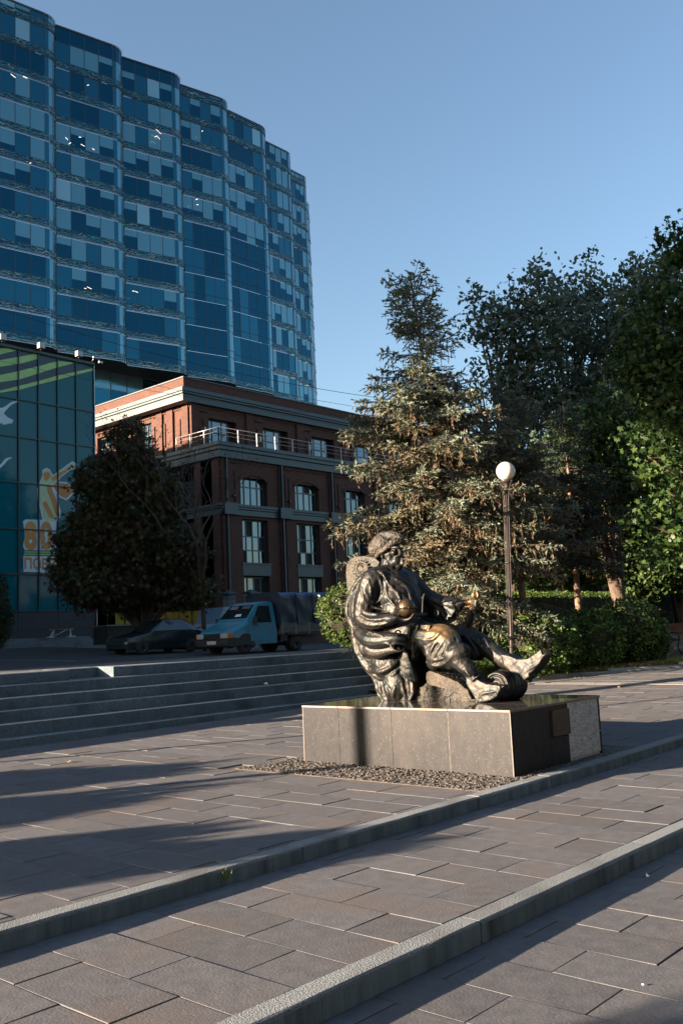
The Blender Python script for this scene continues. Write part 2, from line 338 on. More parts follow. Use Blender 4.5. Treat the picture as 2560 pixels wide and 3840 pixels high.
# stairs
M['riser'] = pmat('hammered_granite_riser', (.055, .088, .108), (.115, .158, .185), 26, .85, bump=.8, bscale=70, rand=.12, big=((.036, .058, .074), 1.6, .5), speck=((.20, .21, .21), 90, .34))
M['painted_lit_edge'] = pmat('painted_sunlit_step_edge', (.42, .38, .35), (.55, .50, .46), 6, .7)  # pale nosing strip paints in the sunlit tread edge
M['painted_lit_edge2'] = pmat('painted_faintly_lit_step_edge', (.16, .18, .19), (.30, .31, .31), 3, .7)  # fainter painted edge light for the remaining treads
st = empty('stairs', (0, VS, 0), kind='structure')
r = random.Random(4)
US0, US1 = -6., 21.5
for i, z in enumerate(RIS):
    z0 = -.05 if i == 0 else RIS[i-1]-.05
    y0 = TR*i; y1 = TR*(i+1)+.03 if i < 5 else 2.0
    u = US0+r.uniform(0, 1)
    known = {0: [8.1, 10.55], 1: [], 5: []}.get(i, [])
    while u < US1:
        L_ = r.choice([1.5, 1.9, 2.3, 2.6]); b = min(u+L_, US1)
        if i == 5:
            u = b; continue
        m = MB(); nx = 8; xs = lin(-(b-u)/2+.004, (b-u)/2-.004, nx); rr = random.Random(int(u*31)+i)
        prof = [(0, z0-z), (-.004, -.016), (.002, -.003), (.016, .002), (y1-y0, -.003)]
        V = [(xx, p[0]+(rr.uniform(-.0025, .0025) if 0 < j < 4 else 0), p[1]+(rr.uniform(-.002, .002) if j in (2, 3) else 0)) for xx in xs for j, p in enumerate(prof)]
        k = len(prof)
        m.add(V, [(q*k+j, q*k+j+1, (q+1)*k+j+1, (q+1)*k+j) for q in range(nx) for j in range(k-1)]+[tuple(range(k))[::-1], tuple(nx*k+j for j in range(k))])
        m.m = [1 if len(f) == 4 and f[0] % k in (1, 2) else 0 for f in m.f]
        link('step_stone', m.mesh('step_stone', [M['riser'], M['painted_lit_edge'] if i in (1, 3) else M['painted_lit_edge2']]), st, loc=((u+b)/2, y0+rr.uniform(-.004, .004), z))
        u = b
# coping: a break where one block is set back
p_a, p_b, p_c = at_v((723)/2.24, 2400+270/2.24, VS+TR*5).x, at_v(925/2.24, 2400+260/2.24, VS+TR*5).x, at_v(957/2.24, 2400+260/2.24, VS+TR*5).x
def coping(u0, u1, y0, y1, z, mat=M['kerb']):
    m = MB().bev(-(u1-u0)/2+.003, (u1-u0)/2-.003, 0, y1-y0, -.22, 0, .014)
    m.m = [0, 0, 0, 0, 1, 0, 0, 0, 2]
    link('coping_stone', m.mesh('coping_stone', [M['riser'], M['painted_lit_edge'], M['kerb']]), st, loc=((u0+u1)/2, y0, z))  # front chamfer carries the painted edge light too
q5 = TR*5; zt = RIS[5]
p_l = at_v(583/2.24, 2400+280/2.24, VS+q5).x
cs = [-6, -3.2, -.9, 1.6, 4.2, p_l]
for a, b in zip(cs, cs[1:]): coping(a, b, q5, q5+.6, zt)
coping(p_l, p_c-.01, q5+.56, q5+1.0, zt)
coping(p_c-.004, p_c+.20, q5+.008, q5+.75, zt+.002)
cs = [p_c+.20, p_c+.95, p_c+2.7, p_c+4.9, p_c+7.1, 21.5]
for a, b in zip(cs, cs[1:]): coping(a, b, q5, q5+.6, zt)
m = MB(); m.box(-6, 21.5, q5+1.0, q5+3.2, zt-.5, zt-.035); m.box(-6, p_l-.02, q5+.25, q5+.99, .6, zt-.036); m.box(p_c+.1, 21.5, q5+.25, q5+.99, .6, zt-.036); m.box(-6, 21.5, q5-.02, q5+.98, .5, zt-.205)
m.build('landing_bed', M['kerb'], st)
# landing slabs behind the coping
m = MB()
for i in range(38):
    for j in range(4):
        u = -5.5+i*.7; y = q5+.62+j*.62+(.0 if u > p_c-.2 or u < p_l-.7 else .34)
        if y+.6 < q5+3.2: m.box(u+.006, u+.694, y+.006, y+.614, zt-.03, zt-rnd.uniform(0, .006))
m.build('landing_slabs', M['tile'], st, kind='stuff')
# street and yard beyond the stairs
us = lin(-70, 0, 5)[:-1]+lin(0, 60, 30)+lin(65, 200, 8); vv = lin(VS+q5+3.2, 29, 6)[:-1]+lin(29, 50, 14)+[60, 90, 150, 300]
sheet('street', us, vv, lambda u, v: min(street_z(u, v), 1.6), M['asphalt'])
sheet('street_verge', lin(21.5, 200, 20), [VS+1.2, VS+q5+3.25], lambda u, v: .94, M['asphalt'])
def strip(pts, wd, mat, name, dz=.006):
    m = MB()
    for (a, b) in zip(pts, pts[1:]):
        a = Vector(a); b = Vector(b); n = (b-a).cross(Vector((0, 0, 1))).normalized()*wd/2
        m.add([a-n, b-n, b+n, a+n], [(0, 1, 2, 3)])
    return struct(name, m, mat)
def on_street(x, y):
    d = 18.
    while d < 70:
        p = at_d(x, y, d)
        if p.z < street_z(p.x, p.y): break
        d += .1
    return Vector((p.x, p.y, street_z(p.x, p.y)+.008))
strip([on_street(-150, 2476.5), on_street(140, 2477), on_street(285, 2479)], .12, M['line'], 'road_marking')
strip([on_street(130, 2487), on_street(240, 2484), on_street(365, 2475)], .08, M['line'], 'road_marking')
# planting bed
BM = MB(); bu = lin(17.3, 60, 40)
nv = 12
V = [(u, bed_v(u)+.12+(17.4-bed_v(u))*j/nv, rise(u)+.05+.10*min(1, j/2)+.03*math.sin(u*3+j)) for u in bu for j in range(nv+1)]
BM.add(V, [(i*(nv+1)+j, (i+1)*(nv+1)+j, (i+1)*(nv+1)+j+1, i*(nv+1)+j+1) for i in range(40) for j in range(nv)], 0, True)
bed = struct('planting_bed', BM, M['soil'])
for a, b in zip(BED, BED[1:]):
    a = Vector((a[0], a[1], 0)); b = Vector((b[0], b[1], 0)); L_ = (b-a).length; n = max(1, round(L_/1.6)); dr = (b-a)/n
    for i in range(n):
        p = a+dr*i; q = a+dr*(i+1); c = (p+q)/2
        if c.x > 36: continue
        k = MB().bev(-dr.length/2+.005, dr.length/2-.005, 0, .14, -.15, .10, .012)
        o = link('kerb_stone', k.mesh('kerb_stone', M['kerb']), bed, loc=(c.x, c.y, rise(c.x))); o.rotation_euler.z = math.atan2(dr.y, dr.x)
# pale granite bands across the square
M['pale_band'] = pmat('pale_granite_band', (.15, .15, .15), (.21, .205, .20), 20, .8, bump=.3, bscale=60, rand=.08)
y_ = V2+.2
while y_ < bed_v(20.14)-.2:
    MB().bev(-.197, .197, -.60, .60, -.05, 0, .004).build('band_stone', M['pale_band'], upp).location = (20.142, y_+.6, rise(20.142)+.002); y_ += 1.21
# rubble round the plinth
rr = random.Random(11); m = MB()
m2 = MB().box(7.99, PX1+.40, PY0-.19, PY1+.36, -.05, -.008); m2.build('mortar_bed', M['grout'], upp)
for _ in range(5200):
    u = rr.uniform(8.0, PX1+.38); v = rr.uniform(PY0-.18, PY1+.34)
    if PX0-.01 < u < PX1+.01 and PY0-.01 < v < PY1+.01: continue
    a = rr.uniform(0, PI); s1 = rr.uniform(.010, .030); s2 = s1*rr.uniform(.4, .8); h = rr.uniform(-.002, .008)
    ca, sa = math.cos(a), math.sin(a); n = rr.choice([4, 5, 6])
    P = [(s1*math.cos(2*PI*k/n+rr.uniform(-.2, .2)), s2*math.sin(2*PI*k/n)) for k in range(n)]
    Q = [(u+ca*x-sa*y, v+sa*x+ca*y) for x, y in P]; tx, ty = rr.uniform(-.004, .004), rr.uniform(-.004, .004)
    m.add([(x, y, -.012) for x, y in Q]+[(u+(x-u)*.8, v+(y-v)*.8, h+tx*(x-u)/s1+ty*(y-v)/s1) for x, y in Q], [(i, (i+1) % n, n+(i+1) % n, n+i) for i in range(n)]+[tuple(range(n, 2*n))])
m.build('cobble_chips', M['rubble'], upp, kind='stuff')

# ------------------------------------------------------------------ plinth
pl = empty('plinth', (PX0, PY0, 0), 'low rectangular granite plinth the bronze seated figure rests on, with a bare mortar corner', 'plinth')
core = MB().box(.03, PX1-PX0-.03, .03, PY1-PY0-.03, -.05, PH-.04); core.build('core', M['mortar'], pl)
js = [PY1, 8.12, 7.27, 6.44, PY0]
for a, b in zip(js[1:], js):     # front slabs
    MB().box(0, .03, a-PY0+.0025, b-PY0-.0025, -.03, PH-.03).build('front_slab', M['slab'], pl)
cuts = [PX0+.031, 9.69, 10.12]
for a, b in zip(cuts, cuts[1:]):
    if a > 9.6:
        MB().box(a-PX0+.003, b-PX0-.01, 0, .028, -.03, .31).build('side_slab', M['slab'], pl)
        MB().box(a-PX0+.003, b-PX0-.003, 0, .028, .315, PH-.03).build('side_slab', M['slab'], pl)
    else: MB().box(a-PX0+.002, b-PX0-.003, 0, .028, -.03, PH-.03).build('side_slab', M['slab'], pl)
for a, b in zip(js[1:], js): MB().box(PX1-PX0-.03, PX1-PX0, a-PY0+.003, b-PY0-.003, -.03, PH-.03).build('back_slab', M['slab'], pl)
# combed mortar where two facing slabs fell off
m = MB(); rr = random.Random(5)
x0 = 10.13-PX0; x1 = PX1-PX0-.005
m.box(x0, x1, .012, .04, .03, PH-.032)
for _ in range(230):
    hz = rr.random() < .6; cx, cz = rr.uniform(x0+.02, x1-.05), rr.uniform(.05, PH-.06)
    if hz: L_, t = rr.uniform(.05, .17), .006; m.box(max(x0, cx-L_/2), min(x1, cx+L_/2), .012-rr.uniform(.004, .012), .014, cz, cz+t)
    else: L_, t = rr.uniform(.04, .12), .005; m.box(cx, cx+t, .012-rr.uniform(.004, .012), .014, cz, min(PH-.04, cz+L_))
m.build('combed_mortar', M['mortar'], pl, label='bare combed mortar where facing slabs are missing')
# top plates
tu = [PX0-.012, PX0+.70, PX0+1.38, PX1+.008]; tv = [PY0-.012, PY0+.8, PY0+1.6, PY0+2.4, PY1+.01]
for a, b in zip(tu, tu[1:]):
    for c, d in zip(tv, tv[1:]):
        m = MB().bev(a-PX0+.001, b-PX0-.001, c-PY0+.001, d-PY0-.001, PH-.028, PH, .003)
        m.build('top_slab', M['slabtop'], pl)
for a, b in zip(js[1:], js): MB().box(-.0155, -.013, a-PY0-.008, b-PY0+.003, PH-.024, PH-.004).build('edge_strip', M['slabedge'], pl)
MB().box(-.006, .001, -.004, .004, -.02, PH-.03).build('edge_strip', M['slabedge'], pl)
MB().box(-.004, .001, PY1-PY0-.006, PY1-PY0+.003, -.02, PH-.03).build('edge_strip', M['slabedge'], pl)
# pale mortar smears at the front joints
M['smear'] = pmat('pale_mortar_smear', (.045, .043, .041), (.085, .08, .075), 30, .8)
rr = random.Random(8)
for v_, w0 in ((6.44, .0055),):
    q = MB(); n = 14; zs_ = lin(.0, PH-.035, n); ws = [w0*rr.uniform(.5, 1.5) for _ in zs_]
    q.add([(-.0008, v_-PY0-ww, z_) for z_, ww in zip(zs_, ws)]+[(-.0008, v_-PY0+ww, z_) for z_, ww in zip(zs_, ws)], [(i, i+1, n+2+i, n+1+i) for i in range(n)]); q.build('joint_smear', M['smear'], pl)
# plaque
M['plaque'] = pmat('dark_bronze_plaque', (.05, .042, .036), (.07, .06, .05), 10, .35, metal=.6, bump=.2, bscale=40)
pq = MB().box(9.735-PX0, 10.105-PX0, -.018, -.001, .335, .60).build('plaque', M['plaque'], pl)
m = MB().box(9.725-PX0, 10.115-PX0, -.022, -.001, .60, .612).box(9.725-PX0, 10.115-PX0, -.022, -.001, .323, .335).box(9.722-PX0, 9.735-PX0, -.022, -.001, .323, .612).box(10.105-PX0, 10.118-PX0, -.022, -.001, .323, .612)
m.build('plaque_rim', M['plaque'], pq)
m = MB(); rr = random.Random(3)
for i in range(6):
    z = .56-i*.036; x = 9.77-PX0; e = 10.07-PX0-rr.uniform(0, .08)
    while x < e: l = rr.uniform(.008, .02); m.box(x, x+l, -.021, -.018, z, z+.013); x += l+.006
m.build('raised_lettering', M['plaque'], pq)
# ------------------------------------------------------------------ glass office tower
def frame_m(A, B, z):      # matrix with x along A->B, z up, y pointing inward (left of x), origin A
    x = Vector((B[0]-A[0], B[1]-A[1], 0)).normalized(); y = Vector((-x.y, x.x, 0))
    return Matrix(((x.x, y.x, 0, A[0]), (x.y, y.y, 0, A[1]), (0, 0, 1, z), (0, 0, 0, 1)))
tw = empty('office_tower', (60, 105, 0), 'tall curved office tower of overlapping blue glass bays with ornamented bands', 'building')
T0 = Vector((60, 105, 0))
TP = [Vector(p) for p in ((43.5, 104.6, 0), (62.9, 101.8, 0), (73.0, 101.3, 0), (82.6, 100.5, 0), (91.4, 100.2, 0), (100.6, 101.4, 0), (107.4, 102.9, 0), (112.6, 104.6, 0), (116.5, 108.0, 0))]
TH = [83.4, 83.5, 83.3, 82.9, 82.2, 81.2, 79.4, 76.6]
NB = [11, 10, 10, 11, 11, 10, 10, 9]
ZB, FH, NF = 38.6, 3.9, 11
rt = random.Random(21)
panes = []; othermb = MB(); mull = MB(); bands = []; cap = MB()
def q4(mb, a, b, z0, z1, off, m=0):     # wall quad between plan points pushed outward (to the right of a->b)
    d = (b-a).normalized(); n = Vector((d.y, -d.x, 0))*off
    mb.add([(a.x+n.x, a.y+n.y, z0), (b.x+n.x, b.y+n.y, z0), (b.x+n.x, b.y+n.y, z1), (a.x+n.x, a.y+n.y, z1)], [(0, 1, 2, 3)], m)
PM = {}
def pane_mesh(w, h, kind):
    key = (round(w, 2), round(h, 2), kind)
    if key not in PM:
        m = MB(); t = {'d': 0, 'm': 1, 'b': 2, 'p': 3}
        if kind in 'dmbp': m.add([(0, 0, 0), (w, 0, 0), (w, 0, h), (0, 0, h)], [(0, 1, 2, 3)], t[kind])
        else:
            f = {'1': .35, '2': .55, '3': .7}[kind[0]]; mm = t[kind[1]]
            m.add([(0, 0, 0), (w, 0, 0), (w, 0, h*(1-f)), (0, 0, h*(1-f))], [(0, 1, 2, 3)], 0)
            m.add([(0, 0, h*(1-f)), (w, 0, h*(1-f)), (w, 0, h), (0, 0, h)], [(0, 1, 2, 3)], mm)
        PM[key] = m.mesh('glass_pane', [M['tg_dark'], M['tg_mid'], M['tg_blind_glint'], M['tg_pale']])
    return PM[key]
prevB = None
for i in range(8):
    A0, B0 = TP[i].copy(), TP[i+1].copy(); A0.z = B0.z = 0
    d = (B0-A0).normalized(); inw = Vector((-d.y, d.x, 0))
    A = A0+inw*1.5 if i else A0
    d = (B0-A).normalized(); inw = Vector((-d.y, d.x, 0)); L_ = (B0-A).length
    rc = min(2.2, L_*.24); npan = 9 if i == 0 else 4
    E0 = B0-d*rc
    pts = [A+(E0-A)*k/npan for k in range(npan+1)]
    arc = [E0+d*rc*math.sin(t)+inw*rc*(1-math.cos(t)) for t in [PI/2*k/6 for k in range(1, 7)]]
    ring = pts+arc+[arc[-1]+inw*1.6-d*.0]
    top = TH[i]
    plain = {4: range(0, 4), 3: range(0, 6)}.get(i, ())
    for k in range(NB[i]+1):
        z = ZB+k*FH
        isb = (k == 0) or (k > (0 if i not in (3, 4) else (5 if i == 3 else 6)))
        gz0 = z+(1.12 if isb else 0.06); gz1 = min(z+FH-.05, top-.05)
        # band
        if isb:
            b = MB()
            for a_, b_ in zip(ring, ring[1:]): q4(b, a_, b_, z+.34, z+1.02, .07)
            for a_, b_ in zip(ring, ring[1:]): q4(b, a_, b_, z+.10, z+.25, .05)
            b.v = [(x-T0.x, y-T0.y, zz) for x, y, zz in b.v]
            b.build('ornament_band', M['orn'], tw)
        for zz, hh, oo in ((z, .06, .09), (z+.27, .045, .10), (z+1.04, .06, .09)) if isb else ((z, .06, .05), (z+1.0, .05, .05)):
            for a_, b_ in zip(ring, ring[1:]):
                q4(mull, a_, b_, zz, zz+hh, oo); dd = (b_-a_).normalized(); n = Vector((dd.y, -dd.x, 0))*oo
                mull.add([(a_.x, a_.y, zz), (b_.x, b_.y, zz), (b_.x+n.x, b_.y+n.y, zz), (a_.x+n.x, a_.y+n.y, zz)], [(0, 1, 2, 3)])
        # glass
        rowtype = rt.random()
        for j in range(npan):
            a_, b_ = pts[j], pts[j+1]
            if k < 2 or i in (3, 4) and k < 6: kind = rt.choice('dddm')
            elif rowtype < .22: kind = rt.choice('ddm')
            elif rowtype < .45: kind = rt.choice(['b', 'b', 'm', '1b', 'b'])
            else: kind = rt.choice(['d', 'm', 'b', '1b', '2b', 'm', '3b', 'b', 'p', '1b', 'm'])
            if i >= 5: kind = rt.choice(['b', 'b', 'm', '1b', 'd', '2b'])
            M4 = frame_m(a_, b_, gz0)
            panes.append((b_-a_, a_, b_, gz0, gz1, kind, i))
        for q_, (a_, b_) in enumerate(zip([pts[-1]]+arc, arc+[ring[-1]])): q4(othermb, a_, b_, gz0, gz1, 0, (1, 2, 2, 1, 0, 0, 0)[q_])  # paler strips paint in the sky glint on each rounded corner
        for p_ in pts[:-1]+[pts[-1], arc[2], arc[-1]]: mull.box(p_.x-.035, p_.x+.035, p_.y-.035, p_.y+.035, gz0, gz1)
    # roof parapet rows
    zr = min(ZB+FH*(NB[i]+1)-.05, top)
    while zr < top-.3:
        z1 = min(top, zr+2.0)
        for j in range(len(ring)-1): q4(othermb, ring[j], ring[j+1], zr, z1, .0, 0)
        for j in range(len(ring)-1): q4(mull, ring[j], ring[j+1], zr-.03, zr+.04, .05)
        zr = z1
    for p_ in pts+[arc[2]]: mull.box(p_.x-.04, p_.x+.04, p_.y-.04, p_.y+.04, top-4.5, top)
    for j in range(len(ring)-1): q4(cap, ring[j], ring[j+1], top, top+.18, .14)
    inner = [p_+inw*7 for p_ in (ring[-1], ring[0])]
    n = len(ring)
    cap.add([(p_.x, p_.y, top+.1) for p_ in ring+inner], [tuple(range(n+2))])
    soff = [p_+(-inw)*.1 for p_ in ring]
    soffit = MB(); soffit.add([(p_.x-T0.x, p_.y-T0.y, ZB-.02) for p_ in soff+inner], [tuple(range(n+2))[::-1]], 0); soffit.build('soffit', M['soffit'], tw)
    cap.v = [(x-T0.x, y-T0.y, zz) for x, y, zz in cap.v]; cap.build('roof', M['tmull'], tw); cap = MB()
panes.sort(key=lambda p: -(p[4]-p[3])/(p[1]-CP).length)
for n_, (dv, a_, b_, z0, z1, kind, i) in enumerate(panes):
    w_ = dv.length; me = pane_mesh(w_, z1-z0, kind)
    tilt = (rt.uniform(-.0035, .0035), rt.uniform(-.003, .003))
    Mx = Matrix.Translation(-T0) @ frame_m(a_, b_, z0) @ Matrix.Rotation(tilt[0], 4, 'Z') @ Matrix.Rotation(tilt[1], 4, 'X')
    if n_ < 300: link('glass_pane', me, tw, M=Mx)
    else:
        for f in me.polygons: othermb.add([(Mx @ me.vertices[q].co)+T0 for q in f.vertices], [tuple(range(len(f.vertices)))], f.material_index)
def shift(mb, T): mb.v = [(x-T.x, y-T.y, z-T.z) for x, y, z in mb.v]; return mb
shift(othermb, T0).build('corner_glass', [M['tg_dark'], M['tg_mid'], M['tg_blind_glint'], M['tg_pale']], tw, kind='stuff')
shift(mull, T0).build('mullions', M['tmull'], tw, kind='stuff')
# recessed lower storeys
LP_ = [TP[k]+(Vector((-(TP[k2]-TP[k1]).y, (TP[k2]-TP[k1]).x, 0)).normalized()*5.5) for k, k1, k2 in ((0, 0, 2), (2, 1, 3), (4, 3, 5), (6, 5, 7), (8, 7, 8))]
rec = MB(); recm = MB()
for a_, b_ in zip(LP_, LP_[1:]):
    L_ = (b_-a_).length; n = int(L_/2.4)
    for k in range(8):
        z0 = 1+k*4.7; 
        for j in range(n):
            p_ = a_+(b_-a_)*j/n; q_ = a_+(b_-a_)*(j+1)/n
            q4(rec, Vector((p_.x, p_.y, 0)), Vector((q_.x, q_.y, 0)), z0+.03, z0+2.33, 0, rt.choice([0, 0, 1, 1, 2]))
            q4(rec, Vector((p_.x, p_.y, 0)), Vector((q_.x, q_.y, 0)), z0+2.38, z0+4.66, 0, rt.choice([0, 0, 1, 1, 2]))
            recm.box(p_.x-.05, p_.x+.05, p_.y-.05, p_.y+.05, z0, z0+4.7)
        q4(recm, Vector((a_.x, a_.y, 0)), Vector((b_.x, b_.y, 0)), z0-.05, z0+.05, .05); q4(recm, Vector((a_.x, a_.y, 0)), Vector((b_.x, b_.y, 0)), z0+2.33, z0+2.40, .05)
shift(rec, T0).build('lower_glazing', [M['tg_dark'], M['tg_mid'], M['tg_blind_glint'], M['tg_pale']], tw, kind='stuff')
shift(recm, T0).build('lower_mullions', M['tmull'], tw, kind='stuff')
M['lit'] = bpy.data.materials.new('lit_ceiling_lamp'); t_, b_, o_ = nodes(M['lit']); setin(b_, Emission_Strength=.35); b_.inputs['Emission Color'].default_value = (1, .85, .65, 1)
lm = MB()
for (x, y) in [(50, 285), (95, 290), (250, 520), (262, 538), (300, 515), (310, 545), (330, 320), (590, 490), (600, 500), (595, 518), (585, 512), (758, 492), (737, 748), (740, 768), (700, 735), (335, 1080), (320, 1082), (500, 1092), (512, 1095), (105, 605), (115, 612), (350, 560)]:
    for i in range(8):
        A0, B0 = TP[i], TP[i+1]; d_ = ray(x, y); dd = (B0-A0); n = Vector((dd.y, -dd.x, 0))
        t = (A0-CP).dot(n)/d_.dot(n); p_ = CP+d_*t; s_ = (p_-A0).dot(dd)/dd.dot(dd)
        if 0 <= s_ <= .8:
            e = dd.normalized(); nn = Vector((e.y, -e.x, 0)); p_ = p_+nn*.06
            a = rt.uniform(-.6, .9); l = rt.uniform(.14, .34); e2 = e*math.cos(a)+Vector((0, 0, 1))*math.sin(a); e3 = (e*-math.sin(a)+Vector((0, 0, 1))*math.cos(a))*.035
            lm.add([p_-e2*l-e3, p_+e2*l-e3, p_+e2*l+e3, p_-e2*l+e3], [(0, 1, 2, 3)]); break
shift(lm, T0).build('ceiling_lamp', M['lit'], tw)

# ------------------------------------------------------------------ red brick building
bb = empty('brick_building', (42.21, 48.67, 0), 'red brick office building with teal cornices, a balcony and arched windows', 'building')
BO = Vector((42.21, 48.67, 0))
UB, VB, VU = 42.21, 48.67, 51.74
UE = 112.
nb = 13; SP = 5.42
def wall_with_holes(mb, u0, u1, z0, z1, holes, y, depth, m=0):
    """wall on plane y facing -y with rectangular holes [(a,b,c,d)], reveals going back by depth"""
    xs = sorted({u0, u1, *[h[0] for h in holes], *[h[1] for h in holes]}); zs = sorted({z0, z1, *[h[2] for h in holes], *[h[3] for h in holes]})
    for a, b in zip(xs, xs[1:]):
        for c, d in zip(zs, zs[1:]):
            mx, mz = (a+b)/2, (c+d)/2
            if any(h[0] < mx < h[1] and h[2] < mz < h[3] for h in holes): continue
            mb.add([(a, y, c), (b, y, c), (b, y, d), (a, y, d)], [(0, 1, 2, 3)], m)
    for a, b, c, d in holes:
        mb.add([(a, y, c), (b, y, c), (b, y+depth, c), (a, y+depth, c)], [(0, 1, 2, 3)], m); mb.add([(a, y, d), (b, y, d), (b, y+depth, d), (a, y+depth, d)], [(3, 2, 1, 0)], m)
        mb.add([(a, y, c), (a, y, d), (a, y+depth, d), (a, y+depth, c)], [(0, 1, 2, 3)], m); mb.add([(b, y, c), (b, y, d), (b, y+depth, d), (b, y+depth, c)], [(3, 2, 1, 0)], m)
W = MB()
holesU = [(43.93+SP*i-.02, 46.05+SP*i+.55, 15.1, 17.64) for i in range(nb)]
wall_with_holes(W, UB, UE, 14.9, 18.6, holesU, VU, .45)
holesA = [(44.05+SP*i, 46.6+SP*i, 10.86, 12.82) for i in range(nb)]
holesL = [(44.12+SP*i, 46.55+SP*i, 6.76, 9.86) for i in range(nb)]
holesP = [(44.12+SP*i, 46.55+SP*i, 1.9, 5.86) for i in range(nb)]
wall_with_holes(W, UB, UE, -.2, 14.3, holesA+holesL+holesP, VB, .45)
# arch spandrels: fill above the arch line inside the rectangular hole's brick
for i in range(nb):
    a, b = 44.05+SP*i, 46.6+SP*i; c = (a+b)/2; n = 12; zs = 12.55; zt_ = 13.10
    W_ = []
# side faces (facing -u)
def sidewall(mb, v0, v1, z0, z1, holes, u, depth):
    t = MB(); wall_with_holes(t, -v1, -v0, z0, z1, [(-h[1], -h[0], h[2], h[3]) for h in holes], 0, depth)
    for f, mm in zip(t.f, t.m): mb.add([(u+t.v[q][1], -t.v[q][0], t.v[q][2]) for q in f], [tuple(range(len(f)))], mm)
sideH = [(56.3+5.4*i, 58.0+5.4*i, 15.6, 17.9) for i in range(5)]
sidewall(W, VU, 88, 14.2, 18.7, sideH, UB, .4)
sidewall(W, VB, 88, -.2, 14.2, [(51.5+5.4*i, 53.8+5.4*i, 10.86, 12.82) for i in range(6)]+[(51.5+5.4*i, 53.8+5.4*i, 6.8, 9.86) for i in range(6)], UB, .4)
# parapet above the cornice
W.box(UB-.55, UE, VU-.0, 88, 18.9, 20.30)
# pilasters, recessed slots and corner piers
def pier(mb, u, w, y, z0, z1, out=.14): mb.box(u-w/2, u+w/2, y-out, y+.02, z0, z1)
for i in range(nb+1):
    u = 47.95+SP*(i-1)
    if i == 0: u = UB+.42
    pier(W, u, .5 if i else .8, VB, -.2, 14.0); pier(W, u+.6, .42, VB, -.2, 10.0, .09)
    pier(W, u+.95, .20, VB, 10.9, 13.2, .07); pier(W, u+.55, .20, VB, 10.9, 13.2, .07)
    W.box(u+.45, u+1.05, VB-.07, VB+.01, 13.2, 13.4); W.box(u+.35, u+1.15, VB-.10, VB+.01, 13.75, 14.0)
    pier(W, u-.1, .7, VU, 15, 18.5, .16); pier(W, u+.85, .22, VU, 15.7, 17.4, .08); pier(W, u+.45, .22, VU, 15.7, 17.4, .08); W.box(u+.34, u+.96, VU-.08, VU+.01, 17.4, 17.6)
    W.box(u+.25, u+1.2, VU-.12, VU+.01, 18.0, 18.3)
W.box(UB, UE, VB-.06, VB+.01, 13.80, 14.05); W.box(UB, UE, VU-.08, VU+.01, 18.3, 18.55)
for v in (VU+.45, VU+2.2, 55.2, 59.0, 60.8, 64.5, 70):
    W.box(UB-.16, UB+.02, v-.35, v+.35, 14.9, 18.5); W.box(UB-.08, UB+.02, v+.65, v+.8, 15.7, 17.5)
W.box(UB-.08, UB+.01, VU, 88, 18.2, 18.5)
for v in (VB+.4, VB+2.3, 55, 60.4, 65.8): W.box(UB-.14, UB+.02, v-.35, v+.35, -.2, 14.0)
# segmental arch brick hoods
for i in range(nb):
    a, b = 43.9+SP*i, 46.75+SP*i; c = (a+b)/2; n = 10
    for k in range(n):
        t0, t1 = -1+2*k/n, -1+2*(k+1)/n; x0_, x1_ = c+t0*(b-a)/2, c+t1*(b-a)/2; h0, h1 = 13.28-.48*t0*t0, 13.28-.48*t1*t1
        W.add([(x0_, VB-.07, h0-.26), (x1_, VB-.07, h1-.26), (x1_, VB-.07, h1), (x0_, VB-.07, h0), (x0_, VB+.01, h0), (x1_, VB+.01, h1), (x0_, VB+.01, h0-.26), (x1_, VB+.01, h1-.26)], [(0, 1, 2, 3), (3, 2, 5, 4), (0, 6, 7, 1)])
shift(W, BO).build('wall', M['brick'], bb)
MB().box(0, UE-UB, .5, 39, -.2, 14).box(0.5, UE-UB, 3.6, 39, 14, 18.7).build('interior', M['dark'], bb)
# cornices
def cornice(name, prof, uc, vc, u1, v1, mat, mitre=True):
    """profile [(out, z)] run along -v side to u1 and along -u side to v1"""
    m = MB(); k = len(prof)
    V = []
    for (o, z) in prof: V += [(u1, vc-o, z), (uc-o, vc-o, z), (uc-o, v1, z)]
    F = []
    for j in range(k-1):
        a = 3*j; b = 3*(j+1); F += [(a+1, a, b, b+1), (a+2, a+1, b+1, b+2)]
    m.add(V, F); return shift(m, BO).build(name, mat, bb)
cornice('roof_cornice', [(0, 18.40), (.50, 18.48), (.50, 18.95), (.62, 19.0), (.62, 19.12), (.70, 19.16), (.70, 19.42), (0, 19.55)], UB-.45, VU+.1, UE, 88, M['cornice'])
cornice('parapet_cap', [(.0, 20.28), (.07, 20.28), (.07, 20.36), (-.5, 20.37)], UB-.55, VU, UE, 88, M['cornice'])
cornice('balcony_cornice', [(0, 13.98), (.30, 14.03), (.30, 14.50), (.42, 14.55), (.42, 14.78), (.52, 14.82), (.52, 15.07), (-3.4, 15.09)], UB+.0, VB, UE, VU+3.5, M['metalgreen'])
cornice('middle_band', [(0, 10.05), (.16, 10.08), (.16, 10.45), (.22, 10.5), (.22, 10.62), (.28, 10.66), (.28, 10.84), (0, 10.88)], UB, VB, UE, 70, M['metalgreen'])
cornice('side_band', [(0, 14.0), (.14, 14.05), (.14, 14.5), (.22, 14.55), (.22, 14.85), (0, 14.9)], UB, VU+3.5, UB+.1, 88, M['metalgreen'])
for i in range(nb+1):
    u = 47.95+SP*(i-1) if i else UB+.42
    MB().box(u-.45-BO.x, u+.75-BO.x, -.44, -.2, 10.06, 10.86).build('band_block', M['metalgreen'], bb)
    MB().box(u-.12-BO.x, u-.02-BO.x, -.32, -.16, 0, 14.0).build('downpipe', M['metalgreen'], bb)
